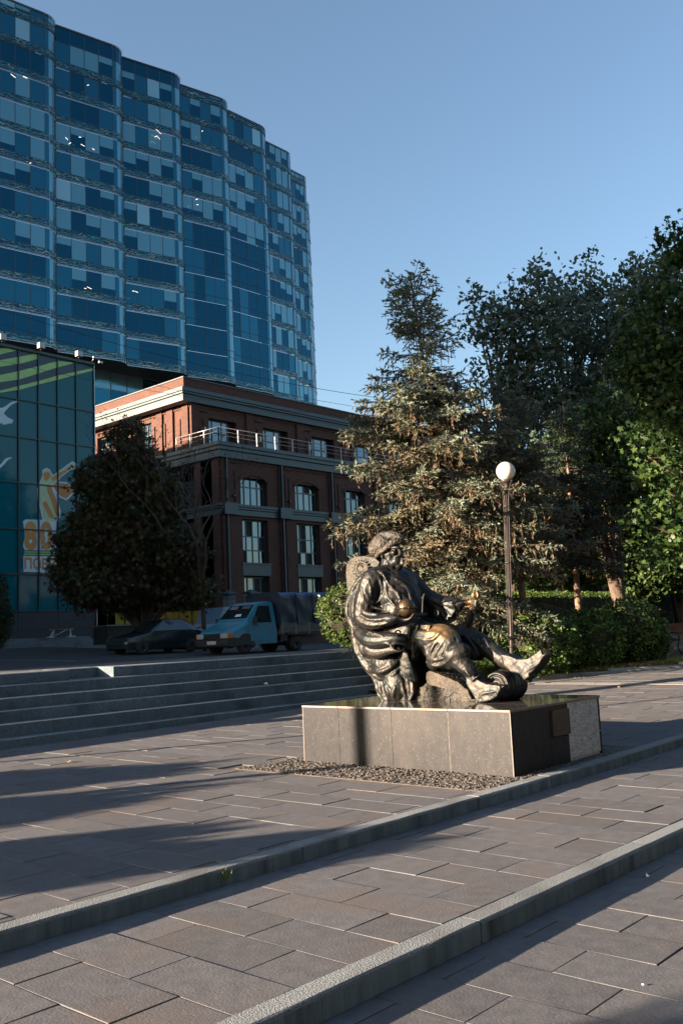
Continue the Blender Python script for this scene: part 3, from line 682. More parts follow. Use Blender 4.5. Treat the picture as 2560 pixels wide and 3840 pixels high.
# windows
def window(o, w_, h, vm, hm, sash, arch=0., glass='winglass', seed=0):
    """window with its own frame and panes, origin lower left, plane y=0"""
    r_ = random.Random(seed); f = MB(); fw = .07
    top = lambda x: h-(arch*(2*x/w_-1)**2 if arch else 0)
    f.box(0, w_, -.05, .03, 0, fw); f.box(0, fw, -.05, .03, 0, top(0)); f.box(w_-fw, w_, -.05, .03, 0, top(0))
    n = 10 if arch else 1
    for k in range(n):
        a, b = w_*k/n, w_*(k+1)/n
        f.add([(a, -.05, top(a)-fw), (b, -.05, top(b)-fw), (b, -.05, top(b)), (a, -.05, top(a))], [(0, 1, 2, 3)])
        f.add([(a, -.05, top(a)-fw), (b, -.05, top(b)-fw), (b, .03, top(b)-fw), (a, .03, top(a)-fw)], [(3, 2, 1, 0)])
    for x in vm: f.box(x*w_-.035, x*w_+.035, -.05, .03, 0, top(x*w_))
    for z in hm: f.box(0, w_, -.052, .028, z*h-.04, z*h+.04)
    for (x0, x1, z0, z1) in sash:
        for (a, b, c, d) in ((x0, x0+.06, z0, z1), (x1-.06, x1, z0, z1), (x0, x1, z0, z0+.06), (x0, x1, z1-.06, z1)): f.box(a, b, -.09, -.052, c, d)
    fo = f.build('window_frame', M['frame'], o)
    xs = [0]+[x*w_ for x in vm]+[w_]; zs = [0]+[z*h for z in hm]+[h]
    for a, b in zip(xs, xs[1:]):
        for c, d in zip(zs, zs[1:]):
            g = MB(); t1, t2 = min(d, top(a)), min(d, top(b)); yo = r_.uniform(-.006, .006); y2 = r_.uniform(-.006, .006)
            g.add([(a, yo, c), (b, y2, c), (b, yo, t2), (a, y2, t1)], [(0, 1, 2, 3)])
            g.build('pane', M['dark'] if glass == 'mix' and r_.random() < .3 else M['winglass'], o)
MAIN = at_v
def mk_window(name, u, v, z, *a, side=False, **k):
    o = empty(name, (u-BO.x, v-BO.y, z)); o.parent = bb
    if side: o.rotation_euler.z = -PI/2
    window(o, *a, **k)
    return o
for i in range(5):
    mk_window('balcony_window', 43.93+SP*i, VU+.40, 15.12, 2.1, 2.52, (.28, .72), (.62,), [(.62, .98, .9, 1.5)] if i == 9 else [], seed=i)
    mk_window('arched_window', 44.05+SP*i, VB+.38, 10.87, 2.5, 2.15, (.25, .5, .75), (.62,), [], arch=.42, glass='mix' if i in (1, 2) else 'winglass', seed=i+20)
    mk_window('tall_window', 44.12+SP*i, VB+.38, 6.78, 2.43, 3.06, (.25, .5, .75), (.30, .62), [], glass='mix', seed=i+40)
    mk_window('ground_window', 44.12+SP*i, VB+.38, 1.9, 2.43, 3.9, (.25, .5, .75), (.38, .72), [], glass='mix', seed=i+60)
    MB().box(44.0+SP*i-BO.x, 46.7+SP*i-BO.x, -.03, .38, 5.9, 6.74).build('window_panel', M['metalgreen'], bb)
    MB().box(43.95+SP*i-BO.x, 46.75+SP*i-BO.x, -.10, .40, 6.66, 6.77).build('window_sill', M['metalgreen'], bb)
for i in range(3):
    mk_window('side_window', UB+.33, 58.0+5.4*i, 15.62, 1.7, 2.26, (.5,), (.62,), [], side=True, seed=i+80)
    mk_window('side_arched_window', UB+.33, 53.8+5.4*i, 10.87, 2.3, 1.93, (.33, .66), (.62,), [], side=True, arch=.3, seed=i+90)
# the reveal fill above each segmental arch
m = MB()
for i in range(nb):
    a, b = 44.05+SP*i, 46.6+SP*i; c = (a+b)/2; n = 12
    for k in range(n):
        t0, t1 = -1+2*k/n, -1+2*(k+1)/n; xa, xb = c+t0*(b-a)/2, c+t1*(b-a)/2; h0, h1 = 13.02-.45*t0*t0, 13.02-.45*t1*t1
        if min(h0, h1) < 12.83: m.add([(xa, VB-.004, h0), (xb, VB-.004, h1), (xb, VB-.004, 12.84), (xa, VB-.004, 12.84)], [(0, 1, 2, 3)])
shift(m, BO).build('arch_shoulder', M['brick'], bb)
# railing on the balcony
ra = []
m = MB()
def rail_run(a, b, n):
    for k in range(n+1):
        p = a+(b-a)*k/n; o = MB().box(p.x-.03-BO.x, p.x+.03-BO.x, p.y-.03-BO.y, p.y+.03-BO.y, 15.08, 16.07).build('railing_post', M['rail'], bb)
    for zz, t in ((16.07, .03), (15.78, .016), (15.5, .016)):
        MB().tube([(a.x-BO.x, a.y-BO.y, zz), (b.x-BO.x, b.y-BO.y, zz)], t, 6).build('rail', M['rail'], bb)
c0 = Vector((UB-.35, VB-.35, 0)); rail_run(c0, Vector((UB+45*.55, VB-.35, 0)), 14); rail_run(Vector((UB-.35, VU+1.2, 0)), c0, 3)
# small floodlights on the brick
for i in range(5):
    for z, y in ((11.35, VB), ) : MB().box(47.95+.62+SP*(i-1)-BO.x, 47.95+.82+SP*(i-1)-BO.x, y-BO.y-.30, y-BO.y-.05, z, z+.12).build('floodlight', M['black'], bb)
    MB().box(47.95+.55+SP*(i-1)-BO.x, 47.95+.72+SP*(i-1)-BO.x, VU-BO.y-.5, VU-BO.y-.1, 16.4, 16.75).build('floodlight', M['rail'], bb)

# ------------------------------------------------------------------ teal glass building with printed film
gb = empty('glass_building', (30.6, 46.32, 0), 'flat teal glass building printed with swans, stripes and an orange anniversary picture', 'building')
GO = Vector((30.6, 46.32, 0)); GV = 46.32
cols_ = [30.62-1.195*k for k in range(0, 40)]; rows = [3.52, 5.50, 7.93, 10.45, 12.95, 15.05, 17.85]
UL = -18.
gi = 0; rest = MB(); mm = MB()
PMb = {}
for ci in range(len(cols_)-1):
    u1, u0 = cols_[ci], cols_[ci+1]
    for z0, z1 in zip(rows, rows[1:]):
        if ci < 7:
            key = round(z1-z0, 3)
            if key not in PMb: PMb[key] = MB().add([(.02, 0, .02), (1.175, 0, .02), (1.175, 0, key-.02), (.02, 0, key-.02)], [(0, 1, 2, 3)]).mesh('glass_pane', M['bb_glass'])
            o = link('glass_pane', PMb[key], gb, loc=(u0-GO.x, 0, z0)); o.rotation_euler = (rt.uniform(-.003, .003), 0, rt.uniform(-.004, .004))
        else: rest.add([(u0-GO.x, 0, z0), (u1-GO.x, 0, z0), (u1-GO.x, 0, z1), (u0-GO.x, 0, z1)], [(0, 1, 2, 3)])
rest.build('far_glazing', M['bb_glass'], gb, kind='stuff')
for ci, u in enumerate(cols_):
    b_ = MB().box(u-.03-GO.x, u+.03-GO.x, -.09, .05, 3.5, 17.85)
    if ci < 8: b_.build('mullion', M['bb_mull'], gb)
    else: b_.build('mullion', M['bb_mull'], gb) if ci < 10 else mm.box(u-.03-GO.x, u+.03-GO.x, -.09, .05, 3.5, 17.85)
for z in rows: MB().box(cols_[-1]-GO.x, .02, -.08, .05, z-.03, z+.03).build('transom', M['bb_mull'], gb)
mm.build('far_mullions', M['bb_mull'], gb, kind='stuff')
MB().box(cols_[-1]-GO.x, .0, .06, 30, -.3, 17.8).build('body', M['bb_base'], gb)
MB().box(cols_[-1]-GO.x, .03, -.16, 30, 17.85, 18.0).build('roof_edge', M['bb_mull'], gb)
for z0, z1 in ((2.07, 2.55), (2.56, 3.03), (3.04, 3.49)):
    for k in range(12): MB().box(-1.2*(k+1)*2+.01, -1.2*k*2-.01, -.03, .05, z0, z1).build('cladding_panel', M['bb_base'], gb)
MB().box(.0, .05, -.1, .0, 2, 17.9).build('corner_strip', M['steel'], gb)
for x in (10, 155, 297):
    p = at_v(x, {10: 1276, 155: 1318, 297: 1347}[x], GV-.4)
    o = empty('floodlight', (p.x-GO.x, -.4, 18.02)); o.parent = gb
    MB().box(-.17, .17, -.15, .12, .05, .36).build('housing', M['rail'], o); MB().box(-.02, .02, .0, .06, -.02, .1).build('bracket', M['black'], o)
o = empty('security_camera', (-.25, -.3, 18.0)); o.parent = gb
MB().tube([(0, 0, 0), (0, -.2, .15), (.35, -.3, .1)], .02, 6).build('bracket', M['steel'], o); MB().box(.25, .5, -.36, -.26, -.12, .0).build('housing', M['rail'], o); MB().box(-.1, .15, -.3, -.2, .12, .22).build('housing', M['rail'], o)
# printed film, measured from the photograph onto the glass plane
def onglass(x, y): p = at_v(x, y, GV-.012); return (p.x-GO.x, -.012, p.z)
def film(name, pts, mat, off=0., sc=1.881, ox=0, oy=1250, lab=None):
    P = [onglass(ox+a/sc, oy+b/sc) for a, b in pts]; P = [(x, y-off, z) for x, y, z in P]
    m_ = MB(); m_.add(P, [tuple(range(len(P)))]); return m_.build(name, mat, gb, label=lab)
film('stripe_film', [(-60, 40), (0, 75), (140, 118), (280, 150), (420, 190), (560, 228), (662, 245), (662, 262), (540, 300), (420, 330), (280, 365), (140, 405), (0, 425), (-60, 430)], M['film_navy'], .004)
for pts in ([(-60, 120), (0, 140), (0, 108), (60, 100), (130, 118), (110, 122), (0, 150), (-60, 160)],
            [(-60, 200), (0, 190), (140, 165), (270, 140), (272, 180), (140, 215), (0, 236), (-60, 242)],
            [(-60, 305), (0, 295), (140, 265), (280, 230), (410, 195), (530, 208), (410, 240), (280, 280), (140, 325), (0, 345), (-60, 352)],
            [(-60, 415), (0, 405), (140, 370), (280, 335), (420, 295), (540, 270), (662, 245), (662, 262), (540, 292), (420, 325), (280, 360), (140, 398), (0, 420), (-60, 428)]):
    film('stripe', pts, M['film_green'], .008)
film('swan', [(-40, 510), (5, 527), (20, 525), (50, 508), (72, 490), (95, 480), (115, 479), (131, 474), (126, 484), (105, 494), (88, 502), (66, 520), (42, 545), (28, 565), (52, 588), (80, 605), (98, 612), (88, 620), (98, 626), (84, 629), (88, 637), (70, 634), (68, 640), (52, 637), (48, 646), (35, 640), (25, 649), (12, 630), (5, 638), (-40, 620)], M['film_white'], .006)
film('swan', [(-40, 920), (5, 925), (22, 905), (45, 880), (70, 876), (85, 872), (80, 882), (58, 893), (40, 915), (15, 942), (5, 950), (-40, 965)], M['film_white'], .006)
# plain flowing banner shape of about the same place, size and colours as the printed figure
film('figure_outline', [(300, 965), (330, 948), (352, 960), (375, 1000), (430, 960), (510, 902), (550, 925), (545, 948), (500, 965), (430, 1015), (415, 1045), (470, 1050), (528, 1085), (528, 1125), (470, 1180), (425, 1160), (405, 1150), (430, 1250), (425, 1300), (400, 1330), (340, 1345), (300, 1320), (288, 1250), (268, 1180), (262, 1100), (285, 1040), (300, 1000)], M['film_white'], .006)
film('figure_body', [(305, 975), (330, 957), (348, 967), (370, 1010), (430, 970), (510, 912), (540, 930), (500, 955), (430, 1005), (400, 1050), (350, 1070), (372, 1110), (395, 1165), (415, 1260), (410, 1310), (385, 1325), (345, 1335), (310, 1310), (298, 1240), (280, 1170), (275, 1100), (290, 1040)], M['film_cream'], .010)
film('figure_fold', [(400, 1050), (470, 1060), (520, 1090), (518, 1118), (468, 1168), (430, 1150), (400, 1115), (372, 1075)], M['film_orange'], .011)
film('figure_fold', [(330, 1070), (360, 1075), (395, 1165), (422, 1290), (395, 1280), (360, 1180), (335, 1110)], M['film_orange'], .013)
film('figure_fold', [(305, 990), (335, 975), (352, 985), (360, 1005), (330, 1045), (312, 1030)], M['film_orange'], .013)
film('figure_fold', [(360, 1020), (430, 980), (500, 940), (530, 935), (440, 1000), (380, 1045)], M['film_orange'], .013)
film('figure_fold', [(300, 1200), (325, 1180), (390, 1310), (350, 1300)], M['film_orange'], .013)
def text_mesh(txt, size, bold=.0):
    c = bpy.data.curves.new('t', 'FONT'); c.body = txt; c.size = size; c.offset = bold; c.resolution_u = 3
    o = bpy.data.objects.new('t', c); COL.objects.link(o)
    bpy.context.view_layer.update(); dg = bpy.context.evaluated_depsgraph_get()
    me = bpy.data.meshes.new_from_object(o.evaluated_get(dg)); bpy.data.objects.remove(o); return me
def put_text(name, txt, p0, p1, ztop, zbot, y, mat, parent, bold=.02, side=False):
    me = text_mesh(txt, 1., bold); xs = [v.co.x for v in me.vertices]; ys = [v.co.y for v in me.vertices]
    x0, x1, y0, y1 = min(xs), max(xs), min(ys), max(ys)
    for v in me.vertices:
        fx = (v.co.x-x0)/(x1-x0); fz = (v.co.y-y0)/(y1-y0); a = p0+(p1-p0)*fx; z = zbot+(ztop-zbot)*fz
        v.co = (y, a, z) if side else (a, y, z)
    me.materials.clear(); me.materials.append(mat)
    return link(name, me, parent)
a = onglass(168/1.881, 1250+1320/1.881); b = onglass(292/1.881+(292-168)/1.881, 1250+1530/1.881)
onx = lambda x, y: onglass(x/1.881, 1250+y/1.881)
film('text_backing', [(163, 1325), (185, 1312), (400, 1318), (400, 1690), (168, 1682), (166, 1570), (180, 1540), (163, 1500), (178, 1425)], M['film_white'], .005)
for tx, xa, xb in (('8', 172, 262), ('0', 282, 372)):
    put_text('printed_text', tx, onx(xa, 1400)[0], onx(xb, 1400)[0], onx(xa, 1322)[2], onx(xa, 1530)[2], -.026, M['film_orange'], gb, bold=.05)
put_text('printed_text', 'ПОБЕДЫ', onx(174, 1600)[0], onx(520, 1600)[0], onx(180, 1580)[2], onx(180, 1678)[2], -.026, M['film_orange'], gb, bold=.03)
for k in range(5): film('ribbon_stripe', [(170, 1530+k*8), (400, 1532+k*8), (400, 1540+k*8), (170, 1538+k*8)], M['film_green'] if k % 2 else M['film_navy'], .016)
# raised terrace with steps in front of it
ter = MB()
for k in range(3): ter.box(UL, 29.6-.3*k, GV-2.7+.36*k, GV-.1, .9, 1.62+.15*(k+1))
struct('glass_building_terrace', ter, M['kerb'])
# ------------------------------------------------------------------ foliage builders
def rbasis(n, g, up=0.):
    """random right-handed frames, normals biased upward"""
    N_ = g.normal(size=(n, 3)); N_[:, 2] = np.abs(N_[:, 2])*(.6+up)+up*.4; N_ /= np.linalg.norm(N_, axis=1)[:, None]
    A = g.normal(size=(n, 3)); A -= (A*N_).sum(1)[:, None]*N_; A /= np.linalg.norm(A, axis=1)[:, None]
    return A, np.cross(N_, A), N_
LEAF = np.array([(-.5, 0), (-.12, .26), (.22, .2), (.5, 0), (.22, -.2), (-.12, -.26)])
MAPLE = np.array([(-.5, 0), (-.28, .3), (-.02, .22), (.12, .5), (.2, .16), (.5, 0), (.2, -.16), (.12, -.5), (-.02, -.22), (-.28, -.3)])
HAND = np.array([(-.5, 0), (-.1, .1), (-.15, .5), (.08, .12), (.3, .42), (.2, .04), (.5, 0), (.2, -.04), (.3, -.42), (.08, -.12), (-.15, -.5), (-.1, -.1)])
def mesh_from(name, V, K, mat, tint, smooth=False):
    """V (n*K,3) polygons of K corners each"""
    n = len(V)//K; me = bpy.data.meshes.new(name)
    me.vertices.add(n*K); me.vertices.foreach_set('co', V.astype(np.float32).ravel())
    me.loops.add(n*K); me.loops.foreach_set('vertex_index', np.arange(n*K, dtype=np.int32))
    me.polygons.add(n); me.polygons.foreach_set('loop_start', np.arange(n, dtype=np.int32)*K); me.polygons.foreach_set('loop_total', np.full(n, K, dtype=np.int32))
    at = me.attributes.new('tint', 'FLOAT', 'FACE'); at.data.foreach_set('value', tint.astype(np.float32))
    me.materials.append(mat); me.update(calc_edges=True); return me
def leaves(P, size, g, shape=LEAF, up=.4, tint=None, A=None, B=None):
    n = len(P)
    if A is None: A, B, _ = rbasis(n, g, up)
    s = size*g.uniform(.6, 1.25, n)
    V = P[:, None, :]+(A[:, None, :]*shape[None, :, 0, None]+B[:, None, :]*shape[None, :, 1, None])*s[:, None, None]
    C = np.cross(A, B); V += C[:, None, :]*(-(shape[None, :, 1, None]**2)*.9*s[:, None, None])
    return V.reshape(-1, 3)
def bushy(lobes, K, m, spread, g, shell=.28):
    """clump centres near the surface of ellipsoid lobes [(c, r)], m points round each"""
    w_ = np.array([r[0]*r[1]+r[1]*r[2]+r[0]*r[2] for c, r in lobes]); w_ = w_/w_.sum()
    idx = g.choice(len(lobes), K, p=w_); C = np.array([l[0] for l in lobes], float)[idx]; Rr = np.array([l[1] for l in lobes], float)[idx]
    D = g.normal(size=(K, 3)); D /= np.linalg.norm(D, axis=1)[:, None]
    rad = 1-np.abs(g.normal(size=K))*shell; rad = np.clip(rad, .15, 1.08)
    cc = C+D*Rr*rad[:, None]
    ct = g.uniform(0, 1, K)
    P = (cc[:, None, :]+g.normal(size=(K, m, 3))*spread*np.array([1, 1, .7])).reshape(-1, 3)
    return cc, P, np.repeat(ct, m)
def limbs(root, base, tips, r0, mat, g, name='trunk', fork=.3, lean=None, bend=.15, extra=None):
    """trunk with forks running to a set of tips"""
    mb = MB(); base = Vector(base); tips = [Vector(t) for t in tips]
    c = sum(tips, Vector())/len(tips)
    top = max(t.z for t in tips)
    ax = lean or Vector((c.x, c.y, top))
    main = [base+(ax-base)*t+Vector((math.sin(t*5+base.x)*bend*r0*3, math.cos(t*4)*bend*r0*3, 0)) for t in [0, .08, .2, .35, .5, .65, .8, .95]]
    main[0] = base+Vector((0, 0, -.15)); rr_ = [r0*q for q in (1.45, 1.08, .95, .8, .62, .45, .28, .12)]
    mb.tube(main, rr_, 10)
    for t in tips:
        k = min(6, max(1, int(1+6*(max(0, (t.z-base.z)/(top-base.z+.01)-.35))))); k = min(k, 6)
        s_ = main[k]; mid_ = s_.lerp(t, .5)+Vector((0, 0, .12*(t-s_).length))
        rr0 = min(rr_[k]*.6, .10+.02*(t-s_).length)
        mb.tube([s_, s_.lerp(mid_, .5)+Vector((0, 0, .03)), mid_, t], [rr0, rr0*.75, rr0*.5, rr0*.12], 5, caps=False)
    return mb.build(name, mat, root)
def local(P, o): return P-np.array(o)[None, :]
def broadleaf(name, label, cat, base, lobes, K, m, spread, size, shape, mat, bark, r0, seed, group=None, shell=.28, ntips=24, up=.4, lean=None, tintshift=0.):
    g = np.random.default_rng(seed); root = empty(name, base, label, cat, group); b = np.array(base)
    lb = [(np.array(c)-b, r) for c, r in lobes]
    cc, P, ct = bushy(lb, K, m, spread, g, shell)
    tint = np.clip(ct*.6+g.uniform(0, .4, len(P))+tintshift, 0, 1)
    link('crown', mesh_from('crown', leaves(P, size, g, shape, up), len(shape), mat, tint), root)
    tips = cc[g.choice(len(cc), min(ntips, len(cc)), replace=False)]
    limbs(root, (0, 0, 0), tips*np.array([.9, .9, .97]), r0, bark, g, lean=lean)
    return root, cc
def shrub(name, label, cat, base, lobes, n, size, mat, seed, group=None, boxy=None, shape=LEAF, twigs=True, up=.5):
    g = np.random.default_rng(seed); root = empty(name, base, label, cat, group); b = np.array(base)
    if boxy:      # clipped hedge: leaves in the skin of a box (x0,x1,y0,y1,z0,z1)
        x0, x1, y0, y1, z0, z1 = boxy
        dims = np.array([x1-x0, y1-y0, z1-z0]); ar = np.array([dims[1]*dims[2]*.4, dims[0]*dims[2], dims[0]*dims[1]]); ar = ar/ar.sum()
        ax = g.choice(3, n, p=ar); P = g.uniform(0, 1, (n, 3))
        side = np.where(ax == 1, np.where(g.uniform(0, 1, n) < .8, 0., 1.), np.where(ax == 2, 1., np.round(g.uniform(0, 1, n))))
        P = P*dims+np.array([x0, y0, z0]); inset = np.abs(g.normal(size=n))*.10-.03
        for a in range(3):
            mk = ax == a; lo = np.array([x0, y0, z0])[a]; hi = lo+dims[a]
            P[mk, a] = np.where(side[mk] > .5, hi-inset[mk], lo+inset[mk])
        P += np.stack([np.sin(P[:, 1]*3+P[:, 2]*4)*.03, np.sin(P[:, 0]*2.3)*.05+np.sin(P[:, 2]*5+P[:, 0])*.04, np.sin(P[:, 0]*3.1)*.03+np.sin(P[:, 0]*11)*.02], 1)
        P = local(P, base); tint = g.uniform(0, 1, n)
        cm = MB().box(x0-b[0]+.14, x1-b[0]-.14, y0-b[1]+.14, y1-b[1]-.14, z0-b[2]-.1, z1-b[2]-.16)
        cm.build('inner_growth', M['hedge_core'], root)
    else:
        lb = [(np.array(c)-b, r) for c, r in lobes]
        cc, P, ct = bushy(lb, n//14, 14, size*.75, g, .06); tint = np.clip(ct*.55+g.uniform(0, .45, len(P)), 0, 1)
        P = P[P[:, 2] > .02]; tint = tint[:len(P)]
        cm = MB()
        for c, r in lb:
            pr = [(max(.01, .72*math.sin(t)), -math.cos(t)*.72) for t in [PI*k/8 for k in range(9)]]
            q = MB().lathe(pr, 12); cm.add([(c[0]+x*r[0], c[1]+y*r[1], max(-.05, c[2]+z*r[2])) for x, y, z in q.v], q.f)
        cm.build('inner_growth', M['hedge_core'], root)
    link('leaves', mesh_from('leaves', leaves(P, size, g, shape, up), len(shape), mat, tint), root)
    return root
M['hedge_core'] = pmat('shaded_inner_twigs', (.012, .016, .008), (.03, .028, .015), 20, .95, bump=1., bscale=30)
M['lf_chestnut'] = leafmat('chestnut_leaf', [(0, (.06, .030, .017)), (.4, (.055, .040, .02)), (.75, (.035, .06, .026)), (1, (.08, .10, .04))], .2)
M['lf_spruce'] = leafmat('spruce_needles', [(0, (.11, .066, .040)), (.28, (.14, .105, .068)), (.42, (.10, .10, .066)), (.7, (.10, .125, .085)), (1, (.16, .20, .165))], .08, .7)
M['lf_spruce_dark'] = leafmat('dark_spruce_needles', [(0, (.10, .05, .025)), (.2, (.06, .05, .03)), (.5, (.035, .06, .045)), (1, (.08, .12, .09))], .08, .7)
M['lf_ash'] = leafmat('grey_green_leaf', [(0, (.05, .075, .05)), (.5, (.09, .125, .085)), (.9, (.15, .18, .14)), (1, (.22, .21, .12))], .3, .4)
M['lf_maple'] = leafmat('maple_leaf', [(0, (.012, .032, .008)), (.6, (.024, .054, .013)), (.93, (.045, .08, .018)), (1, (.09, .10, .03))], .15)
M['lf_dim'] = leafmat('dull_green_leaf', [(0, (.02, .04, .012)), (.7, (.04, .075, .02)), (1, (.09, .13, .035))], .2)
M['lf_bush'] = leafmat('glossy_bush_leaf', [(0, (.03, .065, .018)), (.6, (.065, .12, .03)), (1, (.15, .21, .06))], .25, .35)
M['lf_hedge'] = leafmat('hedge_leaf', [(0, (.03, .055, .014)), (.6, (.065, .11, .03)), (1, (.14, .17, .055))], .25, .4)
M['lf_cypress'] = leafmat('cypress_scales', [(0, (.02, .035, .015)), (1, (.05, .08, .03))], .1)

# ------------------------------------------------------------------ spruces
M['bark_pale'] = pmat('pale_spruce_bark', (.13, .085, .06), (.26, .18, .13), 14, .95, bump=1., bscale=26, stretch=(1, 1, .4))
def spruce(label, base, H_, prof, seed, mat, apex=None, group='spruces in the planting bed', step=.34, dead=.35, z_start=1.8, dens=1., bark=None):
    g = np.random.default_rng(seed); rr = random.Random(seed)
    root = empty('spruce_tree', base, label, 'tree', group)
    ap = apex or (0, 0)
    wood = MB(); n = 12
    ax = lambda z: Vector((ap[0]*(z/H_)**2, ap[1]*(z/H_)**2, z))
    wood.tube([ax(H_*k/n)-Vector((0, 0, .2 if k == 0 else 0)) for k in range(n+1)], [max(.015, H_*.0155*(1-k/n)**.8+ (.05 if k == 0 else 0)) for k in range(n+1)], 8)
    Pc, Dc, Tc, Lc, Wc = [], [], [], [], []
    br = MB(); z = z_start
    while z < H_*.985:
        t = z/H_; R_ = prof(t); nb_ = rr.choice([7, 8, 9, 10]) if t < .74 else rr.choice([4, 5, 6])
        a0 = rr.uniform(0, 2*PI)
        for k in range(nb_):
            a = a0+2*PI*k/nb_+rr.uniform(-.5, .5); L_ = R_*rr.uniform(.58, 1.15)
            zz = z+rr.uniform(-.24, .24); s_ = ax(zz); dr = Vector((math.cos(a), math.sin(a), 0))
            lift = (rr.uniform(.35, .8) if t > .8 else rr.uniform(-.05, .22)-.25*(1-t)); seg = max(4, int(L_/.11)); pts = []
            for q in range(seg+1):
                f = q/seg; pts.append(s_+dr*L_*f+Vector((0, 0, L_*(lift*f-.42*(1-t*.7)*f*f+.20*f**3)))+Vector((rr.uniform(-1, 1), rr.uniform(-1, 1), rr.uniform(-1, 1)))*.02)
            br.tube(pts[::max(1, seg//4)]+[pts[-1]], [.022*(1-j/6)*(L_/2+.3)+.003 for j in range(len(pts[::max(1, seg//4)])+1)], 4, caps=False)
            side = Vector((-dr.y, dr.x, 0))
            isdead = rr.random() < dead*(1 if t < .75 else .1)
            for q in range(max(1, int(seg*.22)), seg+1):
                f = q/seg; p = pts[q]; d = (pts[q]-pts[q-1]).normalized()
                for sg in (-1, 1):
                    tl = (.40*(1-f)+.17)*min(1, L_/1.2+.3)*rr.uniform(.7, 1.3); dd = (d*.6+side*sg+Vector((0, 0, rr.uniform(-.75, .1)))).normalized()
                    m_ = max(2, int(tl/.075*dens))
                    for e in range(m_):
                        c = p+dd*tl*(e+1)/m_; Pc.append(c); Dc.append(dd); Lc.append(.10); Wc.append(.034); Tc.append((.55+.45*f*rr.random()) if not isdead else rr.uniform(.2, .5)*(.6+f))
                if rr.random() < .95*(1-f*.2):     # hanging twigs
                    hl = rr.uniform(.15, .55)*(1.1-f*.35)*min(1, L_); c = p+side*rr.uniform(-.15, .15); dd = Vector((rr.uniform(-.35, .35), rr.uniform(-.35, .35), -1)).normalized()
                    m_ = max(2, int(hl/.08)); brn = rr.random() < (.62 if t < .7 else .15)
                    for e in range(m_): Pc.append(c+dd*hl*(e+.5)/m_); Dc.append(dd); Lc.append(.11); Wc.append(.022); Tc.append(rr.uniform(0, .3) if brn else rr.uniform(.4, .7))
                if rr.random() < .5*f:
                    pc = p+Vector((rr.uniform(-.1, .1), rr.uniform(-.1, .1), rr.uniform(-.06, .1)))
                    for e in range(6): Pc.append(pc+Vector((rr.uniform(-.08, .08), rr.uniform(-.08, .08), rr.uniform(-.06, .06)))); Dc.append(Vector((rr.uniform(-1, 1), rr.uniform(-1, 1), rr.uniform(-.4, .8))).normalized()); Lc.append(.10); Wc.append(.04); Tc.append(rr.uniform(.6, 1) if not isdead else rr.uniform(.3, .6))
                if f > .8:
                    for e in range(2): Pc.append(p+Vector((rr.uniform(-.04, .04),)*3)); Dc.append((d+Vector((rr.uniform(-.8, .8), rr.uniform(-.8, .8), rr.uniform(-.2, .5)))).normalized()); Lc.append(.11); Wc.append(.045); Tc.append(rr.uniform(.7, 1))
        z += step*rr.uniform(.7, 1.2)*(1 if t < .76 else 1.25)
    P = np.array(Pc, float); D = np.array(Dc, float); Lc = np.array(Lc); Wc = np.array(Wc); T = np.clip(np.array(Tc), 0, 1)
    rep = 3; P = np.repeat(P, rep, 0); D = np.repeat(D, rep, 0); Lc = np.repeat(Lc, rep); Wc = np.repeat(Wc, rep); T = np.clip(np.repeat(T, rep)+g.uniform(-.08, .08, len(P)), 0, 1)
    D = D+g.normal(size=D.shape)*.38; D /= np.linalg.norm(D, axis=1)[:, None]
    B = g.normal(size=D.shape); B -= (B*D).sum(1)[:, None]*D; B /= np.linalg.norm(B, axis=1)[:, None]
    sh = np.array([(-.3, 0), (.25, .5), (1, 0), (.25, -.5)]); s_ = g.uniform(.7, 1.3, len(P))
    V = P[:, None, :]+D[:, None, :]*sh[None, :, 0, None]*(Lc*s_)[:, None, None]+B[:, None, :]*sh[None, :, 1, None]*Wc[:, None, None]
    link('crown', mesh_from('crown', V.reshape(-1, 3), 4, mat, T), root)
    wood.build('trunk', bark or M['bark'], root); br.build('branches', M['barkdark'], root)
    return root
def ground_at(px, d): p = at_d(px, 2340, d); return p.x, p.y
x, y = ground_at(1690, 24.6)
spruce('tall blue-green spruce with drooping brown twigs, its forked dark top highest of the row', (x, y, rise(x)+.12), 11.0,
       lambda t: float(np.interp(t, [0, .3, .5, .65, .745, .83, .91, .96, 1], [2.75, 2.8, 2.6, 2.15, 1.4, 1.0, .75, .62, .5])), 3, M['lf_spruce'], apex=(-.38, .42), dens=1.1, dead=.38, step=.28)
x, y = ground_at(1964, 26.3)
spruce('lower spruce with a pale bare trunk just right of the globe lamp', (x, y, rise(x)+.12), 8.3, lambda t: 2.65*(1-t)**.7+.1, 5, M['lf_spruce'], dead=.4, z_start=3.3, dens=.9, bark=M['bark_pale'])
x, y = ground_at(2172, 28.6)
spruce('shaded spruce with a pale trunk between the clipped round bush and the leaning tree', (x, y, rise(x)+.12), 7.8, lambda t: 2.6*(1-t)**.65+.1, 9, M['lf_spruce_dark'], dead=.55, z_start=3.1, dens=.8, bark=M['bark_pale'])

